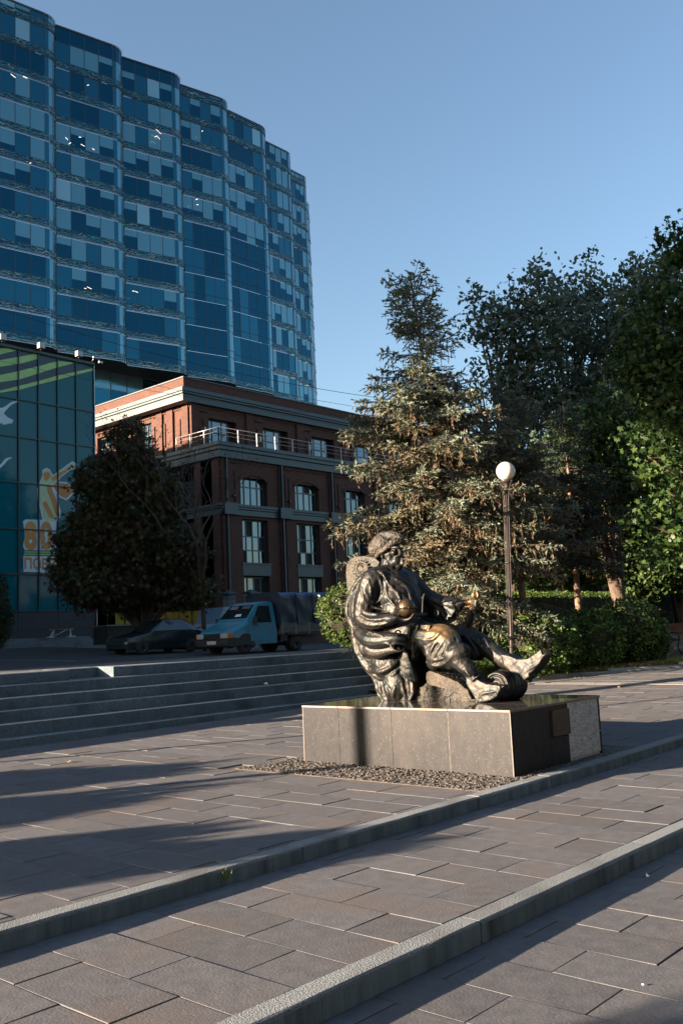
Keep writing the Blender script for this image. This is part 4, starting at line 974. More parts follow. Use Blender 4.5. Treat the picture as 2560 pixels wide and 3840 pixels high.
# ------------------------------------------------------------------ broadleaf trees
def lob(px, py, d, rx, ry=None, rz=None): p = at_d(px, py, d); return ((p.x, p.y, p.z), (rx, ry or rx, rz or rx*.8))
U_ = 2560/1568
L = lambda ux, uy, d, *r_: lob(ux*U_, uy*U_, d, *r_)
p = at_d(548, 2443, 43.0)
root, cc = broadleaf('chestnut_tree', 'dark horse chestnut with browning leaves in front of the glass building', 'tree', (p.x, p.y, street_z(p.x, p.y)),
    [L(295, 1040, 43, 1.1, 1.3, 1.5), L(250, 1125, 43, 1.5, 1.6, 1.6), L(350, 1140, 43, 1.5, 1.6, 1.5), L(235, 1240, 43, 2.0, 2.1, 1.5), L(200, 1310, 43, 1.7, 1.9, 1.2), L(315, 1250, 43, 2.1, 2.3, 1.8), L(395, 1280, 43, 1.4, 1.6, 1.4), L(280, 1350, 43, 2.7, 2.4, 1.1), L(430, 1360, 43, 1.1, 1.6, .8)],
    1900, 16, .24, .32, HAND, M['lf_chestnut'], M['barkdark'], .24, 31, shell=.30, ntips=40, up=.2)
g = np.random.default_rng(8); hs = MB()
for c in cc[g.choice(len(cc), 230)]:
    q = MB().lathe([(.005, -.035), (.03, -.018), (.036, .0), (.03, .018), (.005, .035)], 6); o3 = g.normal(size=3)*.15; hs.add([(v[0]+c[0]+o3[0], v[1]+c[1]+o3[1], v[2]+c[2]+o3[2]) for v in q.v], q.f)
M['husk'] = pmat('green_chestnut_husk', (.30, .34, .10), (.4, .42, .14), 9, .7)
hs.build('chestnut_husks', M['husk'], root, kind='stuff')
# thin half-bare tree beside it
g = np.random.default_rng(77); p = at_d(770, 2420, 42); bare = empty('bare_tree', (p.x, p.y, street_z(p.x, p.y)), 'thin half-bare tree with sparse yellow leaves in front of the brick building corner', 'tree')
tw_ = MB(); tips = []
def grow(a, d, l, r_, k, rr=random.Random(6)):
    b = a+d*l; mid_ = a.lerp(b, .5)+Vector((rr.uniform(-1, 1), rr.uniform(-1, 1), rr.uniform(-1, 1)))*l*.08
    tw_.tube([a, mid_, b], [r_, r_*.85, r_*.65], 5 if k < 3 else 3, caps=False)
    if k > 5: tips.append(b); return
    for _ in range(2 if k else 5):
        nd = (d*(.9)+Vector((rr.uniform(-1, 1), rr.uniform(-1, 1), rr.uniform(-.35, .9)))*.75).normalized(); grow(b, nd, l*rr.uniform(.66, .88), r_*.62, k+1)
grow(Vector((0, 0, -.1)), Vector((-.05, 0, 1)), 3.0, .13, 0)
tw_.build('branches', M['barkdark'], bare); T_ = np.array(tips); T_ = np.repeat(T_, 3, 0)+g.normal(size=(len(T_)*3, 3))*.1
M['lf_sparse'] = leafmat('yellowing_leaf', [(0, (.06, .05, .015)), (1, (.22, .20, .05))], .3)
link('leaves', mesh_from('leaves', leaves(T_, .10, g), 6, M['lf_sparse'], g.uniform(0, 1, len(T_))), bare)
# ash-like trees behind the spruces
grp = 'grey-green trees behind the spruces'
p = at_d(1830, 2330, 40)
broadleaf('ash_tree', 'open grey-green tree with spreading limbs seen against the sky just right of the tall spruce', 'tree', (p.x, p.y, .95),
    [L(1095, 690, 40, .6, .7, .9), L(1232, 645, 40, .5, .5, 1.1), L(1215, 700, 40, .9, .9, .9), L(1120, 740, 40, 1.1, 1.2, .9), L(1160, 760, 40, 1.8, 1.8, 1.3), L(1235, 680, 40, 1.4, 1.4, 1.2), L(1230, 770, 40, 2.2, 2, 1.5), L(1175, 860, 40, 1.6, 1.8, 1.3), L(1250, 900, 40, 2.4, 2.2, 1.8), L(1210, 1020, 40, 2.6, 2.4, 1.8)],
    620, 14, .28, .25, LEAF, M['lf_ash'], M['barkdark'], .3, 41, grp, shell=.35, ntips=46)
p = at_d(2120, 2330, 43)
broadleaf('ash_tree', 'tall grey-green tree with the highest loose top in the middle of the right-hand trees', 'tree', (p.x, p.y, .95),
    [L(1352, 625, 43, .6, .6, 1.2), L(1300, 680, 43, .7, .7, 1.2), L(1395, 690, 43, .8, .8, 1.2), L(1320, 700, 43, 1.6, 1.6, 1.2), L(1385, 730, 43, 2.0, 2, 1.6), L(1320, 800, 43, 2.6, 2.4, 1.8), L(1400, 860, 43, 3.0, 2.6, 2.2), L(1300, 960, 43, 3.0, 2.6, 2.2), L(1390, 1060, 43, 3.2, 2.8, 2.2)],
    800, 15, .28, .25, LEAF, M['lf_ash'], M['barkdark'], .36, 43, grp, shell=.35, ntips=50)
p = at_d(2420, 2330, 40)
broadleaf('ash_tree', 'dense grey-green tree standing behind the big maple at the right edge', 'tree', (p.x, p.y, .95),
    [L(1460, 625, 40, .6, .6, 1.0), L(1520, 615, 40, .7, .7, .9), L(1480, 680, 40, 1.2, 1.3, 1.2), L(1530, 640, 40, 2.0, 2, 1.5), L(1460, 760, 40, 2.5, 2.4, 2.0), L(1540, 800, 40, 2.8, 2.6, 2.4), L(1470, 920, 40, 3.0, 2.6, 2.4), L(1560, 1000, 40, 3, 2.6, 2.4)],
    850, 15, .28, .25, LEAF, M['lf_ash'], M['barkdark'], .32, 47, grp, shell=.35, ntips=40)
for i_, (ux_, d_, lab_) in enumerate(((1180, 37, 'shaded low linden seen between the lamp post and the first spruce trunks'), (1310, 38, 'shaded low linden behind the middle spruce'), (1450, 37, 'shaded low linden behind the leaning trunk'), (1560, 38, 'shaded low linden behind the long hedge at the right edge'))):
    p = at_d(ux_*U_, 2330, d_)
    broadleaf('linden_tree', lab_, 'tree', (p.x, p.y, .95), [L(ux_, 1230, d_, 2.2, 1.6, 1.5), L(ux_-30, 1140, d_, 1.9, 1.6, 1.5), L(ux_+40, 1310, d_, 2.0, 1.6, 1.1)], 520, 14, .26, .26, LEAF, M['lf_dim'], M['barkdark'], .18, 171+i_, 'low lindens behind the hedge', shell=.4, ntips=14)
# leaning tree with a lit trunk
p = at_d(2375, 2310, 31)
zb_ = rise(p.x)+.15
ln = at_d(2110, 1640, 31)
lt = broadleaf('leaning_tree', 'leaning broadleaf tree with a thick pale furrowed trunk over the long hedge', 'tree', (p.x, p.y, zb_),
    [L(1320, 1040, 31, 1.5, 1.6, 1.0), L(1400, 1040, 31, 1.9, 1.8, 1.5), L(1350, 1110, 31, 1.6, 1.6, 1.0), L(1450, 1120, 31, 1.4, 1.6, 1.0), L(1440, 960, 31, 2.0, 1.8, 1.5)],
    620, 14, .22, .22, LEAF, M['lf_dim'], M['bark'], .26, 53, shell=.35, ntips=22, lean=Vector((ln.x-p.x, ln.y-p.y, ln.z-zb_)))
# maple reaching in from the right
p = at_d(3060, 2330, 24)
broadleaf('maple_tree', 'broad green maple with large pointed leaves filling the right edge', 'tree', (p.x, p.y, rise(p.x)+.1),
    [L(1570, 560, 24, .55, .8, .7), L(1575, 690, 24, 1.4, 1.5, 1.3), L(1535, 800, 24, 1.5, 1.5, 1.2), L(1480, 850, 24, .9, 1.1, .7), L(1590, 900, 24, 1.9, 1.8, 1.7), L(1540, 1000, 24, 1.1, 1.4, 1.0), L(1575, 1100, 24, 1.0, 1.3, .8), L(1545, 1190, 24, 1.0, 1.2, .7), L(1590, 1260, 24, 1.0, 1.3, .6), L(1700, 900, 24, 2.4, 2.2, 3)],
    1300, 14, .16, .165, MAPLE, M['lf_maple'], M['bark'], .34, 59, shell=.3, ntips=40, up=.3)
# ------------------------------------------------------------------ bushes and hedges
def gp(ux, uy, z):  return at_z(ux*U_, uy*U_, z)
def bush_at(ux, d): p_ = at_d(ux*U_, 2340, d); return p_.x, p_.y, rise(p_.x)+.08
x, y, z = bush_at(1212, 23.9)
shrub('round_bush', 'clipped round dark green bush beside the lamp post', 'bush', (x, y, z), [((x, y, z+.80), (.95, .95, .90)), ((x-.6, y+.65, z+.5), (.6, .7, .55)), ((x+.45, y-.4, z+.75), (.65, .7, .75))], 8000, .10, M['lf_bush'], 61, 'clipped bushes')
x, y, z = bush_at(1395, 24.9)
shrub('round_bush', 'clipped bush with glossy leaves right of the lamp, left half of the joined pair', 'bush', (x-.35, y+.4, z), [((x-.35, y+.4, z+.72), (.90, .90, .82)), ((x-.75, y+.6, z+.45), (.5, .5, .5))], 7000, .10, M['lf_bush'], 67, 'clipped bushes')
x, y, z = bush_at(1440, 25.6)
shrub('round_bush', 'clipped bush with sunlit crown, right half of the joined pair near the urn', 'bush', (x+.1, y, z), [((x+.1, y, z+.82), (.95, .95, .92)), ((x+.5, y-.3, z+.5), (.5, .6, .5))], 7500, .10, M['lf_bush'], 71, 'clipped bushes')
shrub('hedge', 'long dark clipped hedge running behind the spruce trunks', 'hedge', (26, 16.3, .7), None, 46000, .075, M['lf_bush'], 73, boxy=(21.0, 62, 15.9, 17.2, .3, 2.66))
pL = at_d(1240, 2437, 28.0)
shrub('hedge', 'sunlit square-cut hedge at the head of the stairs behind the figure', 'hedge', (21.2, 18.4, 1.15), [((20.9, 18.6, 2.15), (.95, .85, .88)), ((21.9, 18.3, 2.1), (1.0, .9, .95)), ((20.75, 18.5, 2.5), (.75, .7, .5)), ((21.1, 18.4, 1.6), (.6, .6, .55)), ((23.0, 18.3, 2.1), (1.1, .9, .95)), ((24.1, 18.2, 2.1), (1.1, .9, .95)), ((22.4, 18.5, 2.55), (.9, .7, .45))], 17000, .105, M['lf_hedge'], 79)
p = at_d(-15, 2440, 44.0)
shrub('cypress', 'narrow dark cypress at the left edge before the glass building', 'bush', (p.x, p.y, 1.6), [((p.x, p.y, 1.6+1.9), (.62, .6, 1.9)), ((p.x, p.y, 2.9), (.78, .7, 1.3))], 9000, .09, M['lf_cypress'], 83)
# grass, dry twigs and fallen leaves on the bed edge
g = np.random.default_rng(5); n = 2600; uu = g.uniform(18.5, 30, n); vv_ = np.array([bed_v(a) for a in uu])+.16+np.abs(g.normal(size=n))*.28
P = np.stack([uu, vv_, np.array([rise(a) for a in uu])+.09], 1)
A = np.stack([g.normal(size=n)*.35, g.normal(size=n)*.35, np.ones(n)], 1); A /= np.linalg.norm(A, axis=1)[:, None]; B = np.cross(A, g.normal(size=(n, 3))); B /= np.linalg.norm(B, axis=1)[:, None]
GR = np.array([(0, .04), (.6, .03), (1, 0), (.6, -.03), (0, -.04)])
M['lf_grass'] = leafmat('verge_grass', [(0, (.16, .12, .04)), (.5, (.10, .14, .03)), (1, (.16, .22, .05))], .3)
link('verge_grass', mesh_from('verge_grass', leaves(P, .13, g, GR, A=A, B=B), 5, M['lf_grass'], g.uniform(0, 1, n)), kind='stuff')['category'] = 'grass'
bpy.data.objects['verge_grass']['label'] = 'thin yellowing grass along the planting bed edge'
n = 2600; uu = g.uniform(18.2, 30, n); vv_ = np.array([bed_v(a) for a in uu])+.14+np.abs(g.normal(size=n))*.6
P = np.stack([uu, vv_, np.array([rise(a) for a in uu])+.10+g.uniform(0, .05, n)], 1)
M['lf_litter'] = leafmat('dry_leaf', [(0, (.20, .09, .035)), (1, (.42, .26, .12))], .1)
o = link('leaf_litter', mesh_from('leaf_litter', leaves(P, .075, g, LEAF, 1.2), 6, M['lf_litter'], g.uniform(0, 1, n)), kind='stuff'); o['category'] = 'dry leaves'; o['label'] = 'dry brown leaves scattered under the clipped bushes'
# trees outside the left edge of the picture, they throw the long shadows over the square
def shade_tree(x, y, h, r_, seed, label, K=520, z0=0., crown0=.42):
    broadleaf('unseen_tree', label, 'tree', (x, y, z0), [((x, y, z0+h*.72), (r_, r_, h*.27)), ((x+r_*.4, y-r_*.3, z0+h*.6), (r_*.7, r_*.7, h*.2))], K, 12, .33, .30, LEAF, M['lf_ash'], M['barkdark'], .22, seed, 'street trees outside the left edge', shell=.5, ntips=20)
# ------------------------------------------------------------------ lamp
x, y = ground_at(1905, 22.5); lz = rise(x)
lamp = empty('street_lamp', (x, y, lz), 'bronze park lamp with one white globe on a clustered post', 'street lamp')
ball = at_d(1895, 1767, 22.5); hb = ball.z-lz; lx, ly = ball.x-x, ball.y-y
ax = lambda z: Vector((lx*z/hb, ly*z/hb, z))
MB().tube([ax(z) for z in (-.1, .25, .26, 1.2, 1.22, hb-.55)], [.075, .07, .050, .047, .034, .030], 14).build('post', M['lamp_post'], lamp)
for k in range(4):
    a = PI/4+k*PI/2+.3; e = Vector((math.cos(a), math.sin(a), 0))
    MB().tube([ax(.9)+e*.075, ax(1.6)+e*.085, ax(hb-.75)+e*.085, ax(hb-.55)+e*.10, ax(hb-.38)+e*.16, ax(hb-.27)+e*.24, ax(hb-.255)+e*.275], .009, 6).build('rod', M['lamp_post'], lamp)
for z in (.92, 1.9, 2.9, hb-.85): MB().lathe([(.03, z), (.094, z), (.094, z+.02), (.03, z+.02)], 14, (lx*z/hb, ly*z/hb, 0)).build('collar', M['lamp_post'], lamp)
MB().lathe([(.04, hb-.42), (.055, hb-.38), (.05, hb-.32), (.10, hb-.285), (.16, hb-.255), (.16, hb-.235), (.11, hb-.215)], 20, (lx, ly, 0)).build('gallery', M['lamp_post'], lamp)
M['globe'] = pmat('opal_glass_globe', (.62, .56, .48), None, 1, .25, spec=.5)
b_ = MB(); pr = [(max(.02, .225*math.sin(t)), hb-.225*math.cos(t)) for t in [PI*(.12+.88*k/20) for k in range(21)]]
b_.lathe(pr, 32, (lx, ly, 0)).build('globe', M['globe'], lamp)

# ------------------------------------------------------------------ truck
M['blue'] = pmat('faded_blue_truck_paint', (.03, .20, .30), (.045, .25, .36), 1.2, .4, coat=.3, big=((.05, .16, .2), 2.5, .4), bump=.03)
M['tarp'] = pmat('dark_blue_tarpaulin', (.010, .022, .045), (.02, .035, .06), 3, .42, bump=.6, bscale=2.5)
M['tarp_top'] = pmat('bright_blue_tarpaulin', (.01, .05, .16), None, 3, .45, bump=.5, bscale=3)
M['autoglass'] = glassmat('tinted_vehicle_glass', (.02, .03, .035), .04, .2, spec=.8)
M['headlight'] = pmat('headlamp_glass', (.45, .5, .52), None, 20, .15, metal=.3)
M['amber'] = pmat('amber_lens', (.55, .16, .02), None, 20, .25)
M['red'] = pmat('red_lens', (.5, .02, .015), None, 20, .2)
M['bumper'] = pmat('dark_plastic', (.02, .022, .024), None, 10, .55)
M['wood'] = pmat('weathered_drop_side', (.06, .065, .06), (.18, .18, .16), 4, .8, bump=.5, stretch=(1, 1, 8))
def wheel(parent, x, y, r_, w_, side):
    w = empty('wheel', (x, y, r_)); w.parent = parent
    MB().lathe([(r_*.55, -w_/2), (r_*.93, -w_/2), (r_, -w_*.35), (r_, w_*.35), (r_*.93, w_/2), (r_*.55, w_/2)], 28, axis='y').build('tyre', M['rubber'], w)
    s_ = -1 if side < 0 else 1; h = s_*w_/2
    MB().lathe([(r_*.62, h*.95), (r_*.56, h*1.02), (r_*.50, h*.55), (r_*.2, h*.70), (r_*.16, h*1.0), (.01, h*1.0)] if s_ > 0 else [(.01, h), (r_*.16, h), (r_*.2, h*.7), (r_*.5, h*.55), (r_*.56, h*1.02), (r_*.62, h*.95)], 24, axis='y').build('rim', M['steel'], w)
    return w
tz = street_z(26, 28.8)
tr = empty('truck', (24.9, 28.55, tz), 'small faded blue flatbed truck with a dark blue tarpaulin over its load bed', 'truck')
CW = 1.95
def cabsec():      # (x, z, half width) rings from front to back: lower, waist, shoulder, top
    return [
        (.06, [(.38, .90), (.62, .93), (.80, .90), (.86, .80)]),
        (.16, [(.38, .95), (.62, .965), (.84, .94), (.98, .80)]),
        (.75, [(.38, .975), (.72, .985), (1.08, .96), (1.22, .76)]),
        (.98, [(.38, .975), (.72, .985), (1.15, .965), (1.30, .84)]),
        (1.12, [(.38, .975), (.72, .985), (1.20, .965), (1.42, .88)]),
        (1.75, [(.38, .975), (.72, .985), (1.22, .965), (2.02, .76)]),
        (2.05, [(.38, .975), (.72, .985), (1.22, .965), (2.12, .74)]),
        (2.62, [(.38, .975), (.72, .985), (1.22, .965), (2.12, .75)]),
        (2.74, [(.38, .97), (.72, .98), (1.22, .955), (2.02, .76)])]
m = MB(); secs = cabsec(); V = []
for x_, pr in secs:
    ring = [(x_, -h, z) for z, h in pr]+[(x_, h, z) for z, h in pr[::-1]]; V += [(a, b+CW/2, c) for a, b, c in ring]
k = 8; F = []
for i in range(len(secs)-1): F += [(i*k+j, i*k+j+1, (i+1)*k+j+1, (i+1)*k+j) for j in range(k-1)]
F += [tuple(range(k))[::-1], tuple((len(secs)-1)*k+j for j in range(k))]
m.add(V, F, 0, False)
cab = m.build('cab', M['blue'], tr)
def soften(o, w_=.03, n_=3, ang=25):
    b_ = o.modifiers.new('rounding', 'BEVEL'); b_.width = w_; b_.segments = n_; b_.limit_method = 'ANGLE'; b_.angle_limit = R(ang); b_.harden_normals = False
    for p_ in o.data.polygons: p_.use_smooth = True
    w2_ = o.modifiers.new('normals', 'WEIGHTED_NORMAL'); w2_.keep_sharp = False
soften(cab, .045, 3, 12)
def lerp3(a, b, t): return tuple(a[i]+(b[i]-a[i])*t for i in range(3))
def patch(name, P, mat, parent, off, t=.01):   # a bent 4-corner panel lying off a surface
    P = [Vector(p) for p in P]; n = (P[1]-P[0]).cross(P[3]-P[0]).normalized()*off
    Q = [p+n for p in P]; nn = n.normalized()*t
    return MB().add(Q+[p-nn*1.0 for p in Q], [tuple(range(len(Q))), *[(i, len(Q)+i, len(Q)+(i+1) % len(Q), (i+1) % len(Q)) for i in range(len(Q))]]).build(name, mat, parent)
yc = CW/2
# windscreen between section 1.12 and 1.75
A1, A2, B1, B2 = Vector((1.15, yc-.84, 1.44)), Vector((1.15, yc+.84, 1.44)), Vector((1.72, yc-.72, 1.985)), Vector((1.72, yc+.72, 1.985))
patch('windscreen', [A1, B1, B2, A2], M['autoglass'], tr, -.012 if ((B1-A1).cross(A2-A1)).z < 0 else .012)
ws = patch('paper_sign', [Vector((1.22, yc-.42, 1.515)), Vector((1.32, yc-.38, 1.61)), Vector((1.32, yc-.08, 1.61)), Vector((1.22, yc-.05, 1.515))], M['white'], tr, .02)
for s_ in (-1, 1): patch('sun_visor', [Vector((1.55, yc+s_*.62, 1.825)), Vector((1.68, yc+s_*.60, 1.95)), Vector((1.68, yc+s_*.14, 1.95)), Vector((1.55, yc+s_*.14, 1.825))], M['kerb'], tr, .022 if s_ < 0 else -.022)
for s_, nm in ((-1, 'door'), (1, 'door')):
    yy = lambda h: yc+s_*h
    d = MB(); off = s_*.014
    P = [(1.22, yy(.985)+off, .50), (2.52, yy(.985)+off, .50), (2.52, yy(.985)+off, .72), (2.52, yy(.965)+off, 1.24), (1.22, yy(.965)+off, 1.24), (1.22, yy(.985)+off, .72)]
    Q = [(x_, y_-s_*.02, z_) for x_, y_, z_ in P]
    d.add(P+Q, [(0, 1, 2, 5), (5, 2, 3, 4), *[(i, (i+1) % 6, 6+(i+1) % 6, 6+i) for i in range(6)]])
    # window surround strips
    def pt(x_, z_): t = (z_-1.22)/.84; return (x_, yy(.965-.205*t)+off, z_)
    for quad in ([(1.22, 1.24), (1.34, 1.24), (1.86, 1.97), (1.76, 2.0)], [(2.44, 1.24), (2.54, 1.24), (2.54, 2.0), (2.46, 2.0)], [(1.76, 2.0), (1.86, 1.95), (2.46, 1.95), (2.54, 2.0)]):
        d.add([pt(*q) for q in quad], [(0, 1, 2, 3)])
    dr_ = d.build('door', M['blue'], tr)
    gq = [(1.36, 1.25), (2.44, 1.25), (2.44, 1.94), (1.84, 1.94)]
    MB().add([(a, b+s_*.004, c) for a, b, c in (pt(*q) for q in gq)], [(0, 1, 2, 3)]).build('door_window', M['autoglass'], dr_)
    MB().box(2.28, 2.40, yy(.985)+s_*.014-.012, yy(.985)+s_*.014+.012, 1.03, 1.14).build('door_handle', M['steel'] if s_ < 0 else M['bumper'], dr_)
    MB().box(1.30, 1.40, yy(1.0)-.02, yy(1.22)+.02, 1.28, 1.32).box(1.30, 1.38, min(yy(1.05), yy(1.25)), max(yy(1.05), yy(1.25)), 1.14, 1.48).build('mirror', M['bumper'], tr)
MB().prism([(-.04, .36), (-.04, .60), (.02, .66), (.30, .68), (.60, .66), (.60, .45), (.55, .32), (.1, .30)], 'y', yc-1.0, yc+1.0).build('bumper', M['bumper'], tr); soften(bpy.data.objects['bumper'], .03)
g_ = MB().box(-.005, .07, yc-.50, yc+.50, .66, .86).build('grille', M['bumper'], tr)
for z in (.69, .74, .79): MB().box(-.014, -.006, yc-.48, yc+.48, z, z+.02).build('grille_bar', M['black'], g_)
for s_ in (-1, 1):
    MB().prism([(.0, .67), (.02, .86), (.12, .87), (.12, .67)], 'y', yc+s_*.72-.2, yc+s_*.72+.2).build('headlight', M['headlight'], tr)
    MB().prism([(.015, .68), (.03, .86), (.28, .86), (.28, .68)], 'y', yc+s_*.96-.035, yc+s_*.96+.035).build('indicator', M['amber'], tr)
np_ = MB().box(-.055, -.042, yc-.30, yc+.22, .44, .56).build('number_plate', M['white'], tr)
put_text('plate_lettering', 'н704см 761', yc+.19, yc-.27, .545, .455, -.057, M['black'], np_, bold=.01, side=True)
MB().add([(.18, yc-.77, .995), (.18, yc+.77, .995), (.74, yc+.74, 1.235), (.74, yc-.74, 1.235)], [(0, 1, 2, 3)]).build('bonnet_panel', M['blue'], tr)
for s_ in (-1, 1):
    a = MB(); n = 12
    for k_ in range(n):
        t0, t1 = PI*k_/n, PI*(k_+1)/n
        for (ra_, rb_) in ((.40, .47),):
            a.add([(.96+ra_*math.cos(t0), yc+s_*.995, .36+ra_*math.sin(t0)), (.96+rb_*math.cos(t0), yc+s_*.995, .36+rb_*math.sin(t0)), (.96+rb_*math.cos(t1), yc+s_*.995, .36+rb_*math.sin(t1)), (.96+ra_*math.cos(t1), yc+s_*.995, .36+ra_*math.sin(t1))], [(0, 1, 2, 3)])
    a.add([(.96, yc+s_*.990, .36)]+[(.96+.41*math.cos(PI*k_/n), yc+s_*.990, .36+.41*math.sin(PI*k_/n)) for k_ in range(n+1)], [(0, i+1, i+2) for i in range(n)])
    a.build('wheel_arch', M['bumper'], tr)
    wheel(tr, .96, yc+s_*.86, .335, .19, s_); wheel(tr, 3.90, yc+s_*.84, .335, .22, s_)
    wheel(tr, 3.90, yc+s_*.60, .335, .20, s_)
MB().box(2.75, 5.75, yc-.42, yc-.32, .55, .70).box(2.75, 5.75, yc+.32, yc+.42, .55, .70).box(3.8, 4.0, yc-.8, yc+.8, .28, .40).box(3.0, 3.4, yc-.9, yc-.5, .45, .72).box(4.5, 5.5, yc-.55, yc+.55, .42, .62).build('chassis', M['black'], tr)
bd = MB().box(2.82, 5.92, yc-1.03, yc+1.03, .78, .88).build('load_bed', M['wood'], tr)
for s_ in (-1, 1):
    for k_ in range(3): MB().box(2.84, 5.90, yc+s_*1.035-.015, yc+s_*1.035+.015, .80+k_*.13, .92+k_*.13).build('side_plank', M['wood'], bd)
    for x_ in (2.95, 3.75, 4.55, 5.35): MB().box(x_, x_+.06, yc+s_*1.055-.01, yc+s_*1.055+.01, .72, 1.22).build('stake', M['steel'], bd)
# tarpaulin with sagging cloth
m = MB(); nx, nz = 24, 9; rr = random.Random(2)
def tarp_ring(x_): 
    s = .012*math.sin(x_*9)+.008*math.sin(x_*23); top_ = 2.48+.03*math.cos((x_-2.84)*2*PI/1.02)
    P = []
    for k_ in range(nz): z = 1.12+(top_-.12-1.12)*k_/(nz-1); P.append((x_, yc-1.05-s*math.sin(k_*.8)-.015*math.sin(x_*5+k_), z))
    P += [(x_, yc-.93, top_-.02), (x_, yc-.4, top_+.02), (x_, yc+.4, top_+.02), (x_, yc+.93, top_-.02)]
    for k_ in range(nz)[::-1]: z = 1.12+(top_-.12-1.12)*k_/(nz-1); P.append((x_, yc+1.05+s*math.sin(k_*.8), z))
    return P
V = []; xs = lin(2.84, 5.92, nx)
for x_ in xs: V += tarp_ring(x_)
k = nz*2+4; m.add(V, [(i*k+j, (i+1)*k+j, (i+1)*k+j+1, i*k+j+1) for i in range(nx) for j in range(k-1)], 0, True)
m.m = [1 if (f[0] % k) in range(nz-1, nz+4) else 0 for f in m.f]
m.add(V[:k], [tuple(range(k))], 0); m.add(V[-k:], [tuple(range(k))[::-1]], 0)
tp = m.build('tarpaulin', [M['tarp'], M['tarp_top']], tr)
MB().box(2.825, 2.842, yc-.42, yc-.12, 2.12, 2.32).build('vent_flap', M['black'], tp); MB().box(3.0, 3.45, yc-1.075, yc-1.06, 2.22, 2.30).build('white_patch', M['kerb'], tp)
for x_ in (2.84, 3.86, 4.88): MB().tube([(x_, yc-1.075, 1.15), (x_, yc-1.08, 2.38), (x_, yc-.93, 2.49)], .02, 6).build('bow_rib', M['tarp'], tp)
# driver
drv = MB().lathe([(.01, 1.28), (.16, 1.3), (.20, 1.5), (.14, 1.64), (.06, 1.68), (.055, 1.72), (.09, 1.76), (.10, 1.83), (.07, 1.91), (.01, 1.93)], 12, (2.02, yc-.42, 0))

# ------------------------------------------------------------------ dark car behind the chestnut
M['carpaint'] = pmat('dark_green_car_paint', (.012, .018, .02), None, 3, .25, coat=.6)
cz = street_z(30.5, 35); p = at_d(673, 2441, 40.5)
car = empty('parked_car', (p.x-.75-2.5, p.y, street_z(p.x, p.y)), 'dark parked hatchback with a red tail light, half hidden behind the chestnut', 'car')
LX = 4.15
secs = [(0, [(.25, .60), (.42, .66), (.52, .62), (.55, .5)]), (.12, [(.2, .74), (.5, .78), (.66, .74), (.70, .6)]), (1.1, [(.2, .82), (.55, .84), (.84, .79), (.90, .62)]), (1.25, [(.2, .82), (.55, .84), (.88, .79), (.96, .66)]),
        (1.95, [(.2, .82), (.55, .84), (.90, .80), (1.38, .58)]), (2.3, [(.2, .82), (.55, .84), (.90, .80), (1.43, .58)]), (3.0, [(.2, .82), (.55, .84), (.92, .80), (1.38, .57)]), (3.72, [(.22, .81), (.55, .83), (.93, .78), (1.02, .62)]), (4.05, [(.25, .78), (.55, .80), (.90, .74), (.94, .6)]), (4.15, [(.3, .7), (.5, .74), (.70, .7), (.75, .55)])]
m = MB(); V = []
for x_, pr in secs: V += [(x_, -h, z) for z, h in pr]+[(x_, h, z) for z, h in pr[::-1]]
k = 8; m.add(V, [(i*k+j, i*k+j+1, (i+1)*k+j+1, (i+1)*k+j) for i in range(len(secs)-1) for j in range(k-1)]+[tuple(range(k))[::-1], tuple((len(secs)-1)*k+j for j in range(k))], 0, False)
soften(m.build('body', M['carpaint'], car), .05, 3, 8)
MB().add([(1.35, -.81, .93), (3.45, -.81, .95), (2.95, -.60, 1.34), (1.98, -.60, 1.34)], [(0, 1, 2, 3)]).build('side_window', M['autoglass'], car)
MB().add([(3.08, -.54, 1.37), (3.70, -.60, 1.045), (3.70, .60, 1.045), (3.08, .54, 1.37)], [(0, 1, 2, 3)]).build('rear_window', M['autoglass'], car)
MB().add([(1.30, -.62, .99), (1.92, -.54, 1.36), (1.92, .54, 1.36), (1.30, .62, .99)], [(0, 3, 2, 1)]).build('windscreen', M['autoglass'], car)
MB().prism([(3.78, 1.03), (4.12, 1.06), (4.14, 1.03), (3.8, .99)], 'y', -.55, .55).build('spoiler', M['carpaint'], car)
for s_ in (-1, 1): MB().prism([(3.80, .66), (3.86, .88), (4.10, .86), (4.165, .66)], 'y', s_*.74-.055, s_*.74+.055).build('tail_light', M['red'], car)
MB().prism([(3.95, .22), (3.95, .48), (4.22, .46), (4.20, .26)], 'y', -.78, .78).build('bumper', M['carpaint'], car)
for x_ in (.75, 3.25):
    for s_ in (-1, 1): wheel(car, x_, s_*.76, .29, .18, s_)

# ------------------------------------------------------------------ second van behind the truck
p = at_d(812, 2330, 47)
van = empty('parked_van', (p.x-.6, p.y, street_z(p.x, p.y)), 'pale blue van roof showing behind the blue truck', 'van')
MB().prism([(0, .4), (0, 1.0), (.7, 1.3), (1.1, 2.1), (3.6, 2.15), (3.7, .4)], 'y', 0, 1.8).build('body', onecolor('van_blue', (.20, .30, .36), .35), van)
MB().add([(.76, .1, 1.36), (.76, 1.7, 1.36), (1.08, 1.6, 2.05), (1.08, .2, 2.05)], [(0, 3, 2, 1)]).build('windscreen', M['autoglass'], van)
MB().add([(1.2, -.01, 1.35), (3.4, -.01, 1.35), (3.4, -.01, 1.95), (1.3, -.01, 1.95)], [(0, 1, 2, 3)]).build('side_window', M['autoglass'], van)
for x_ in (.75, 3.0): wheel(van, x_, .1, .32, .2, -1); wheel(van, x_, 1.7, .32, .2, 1)

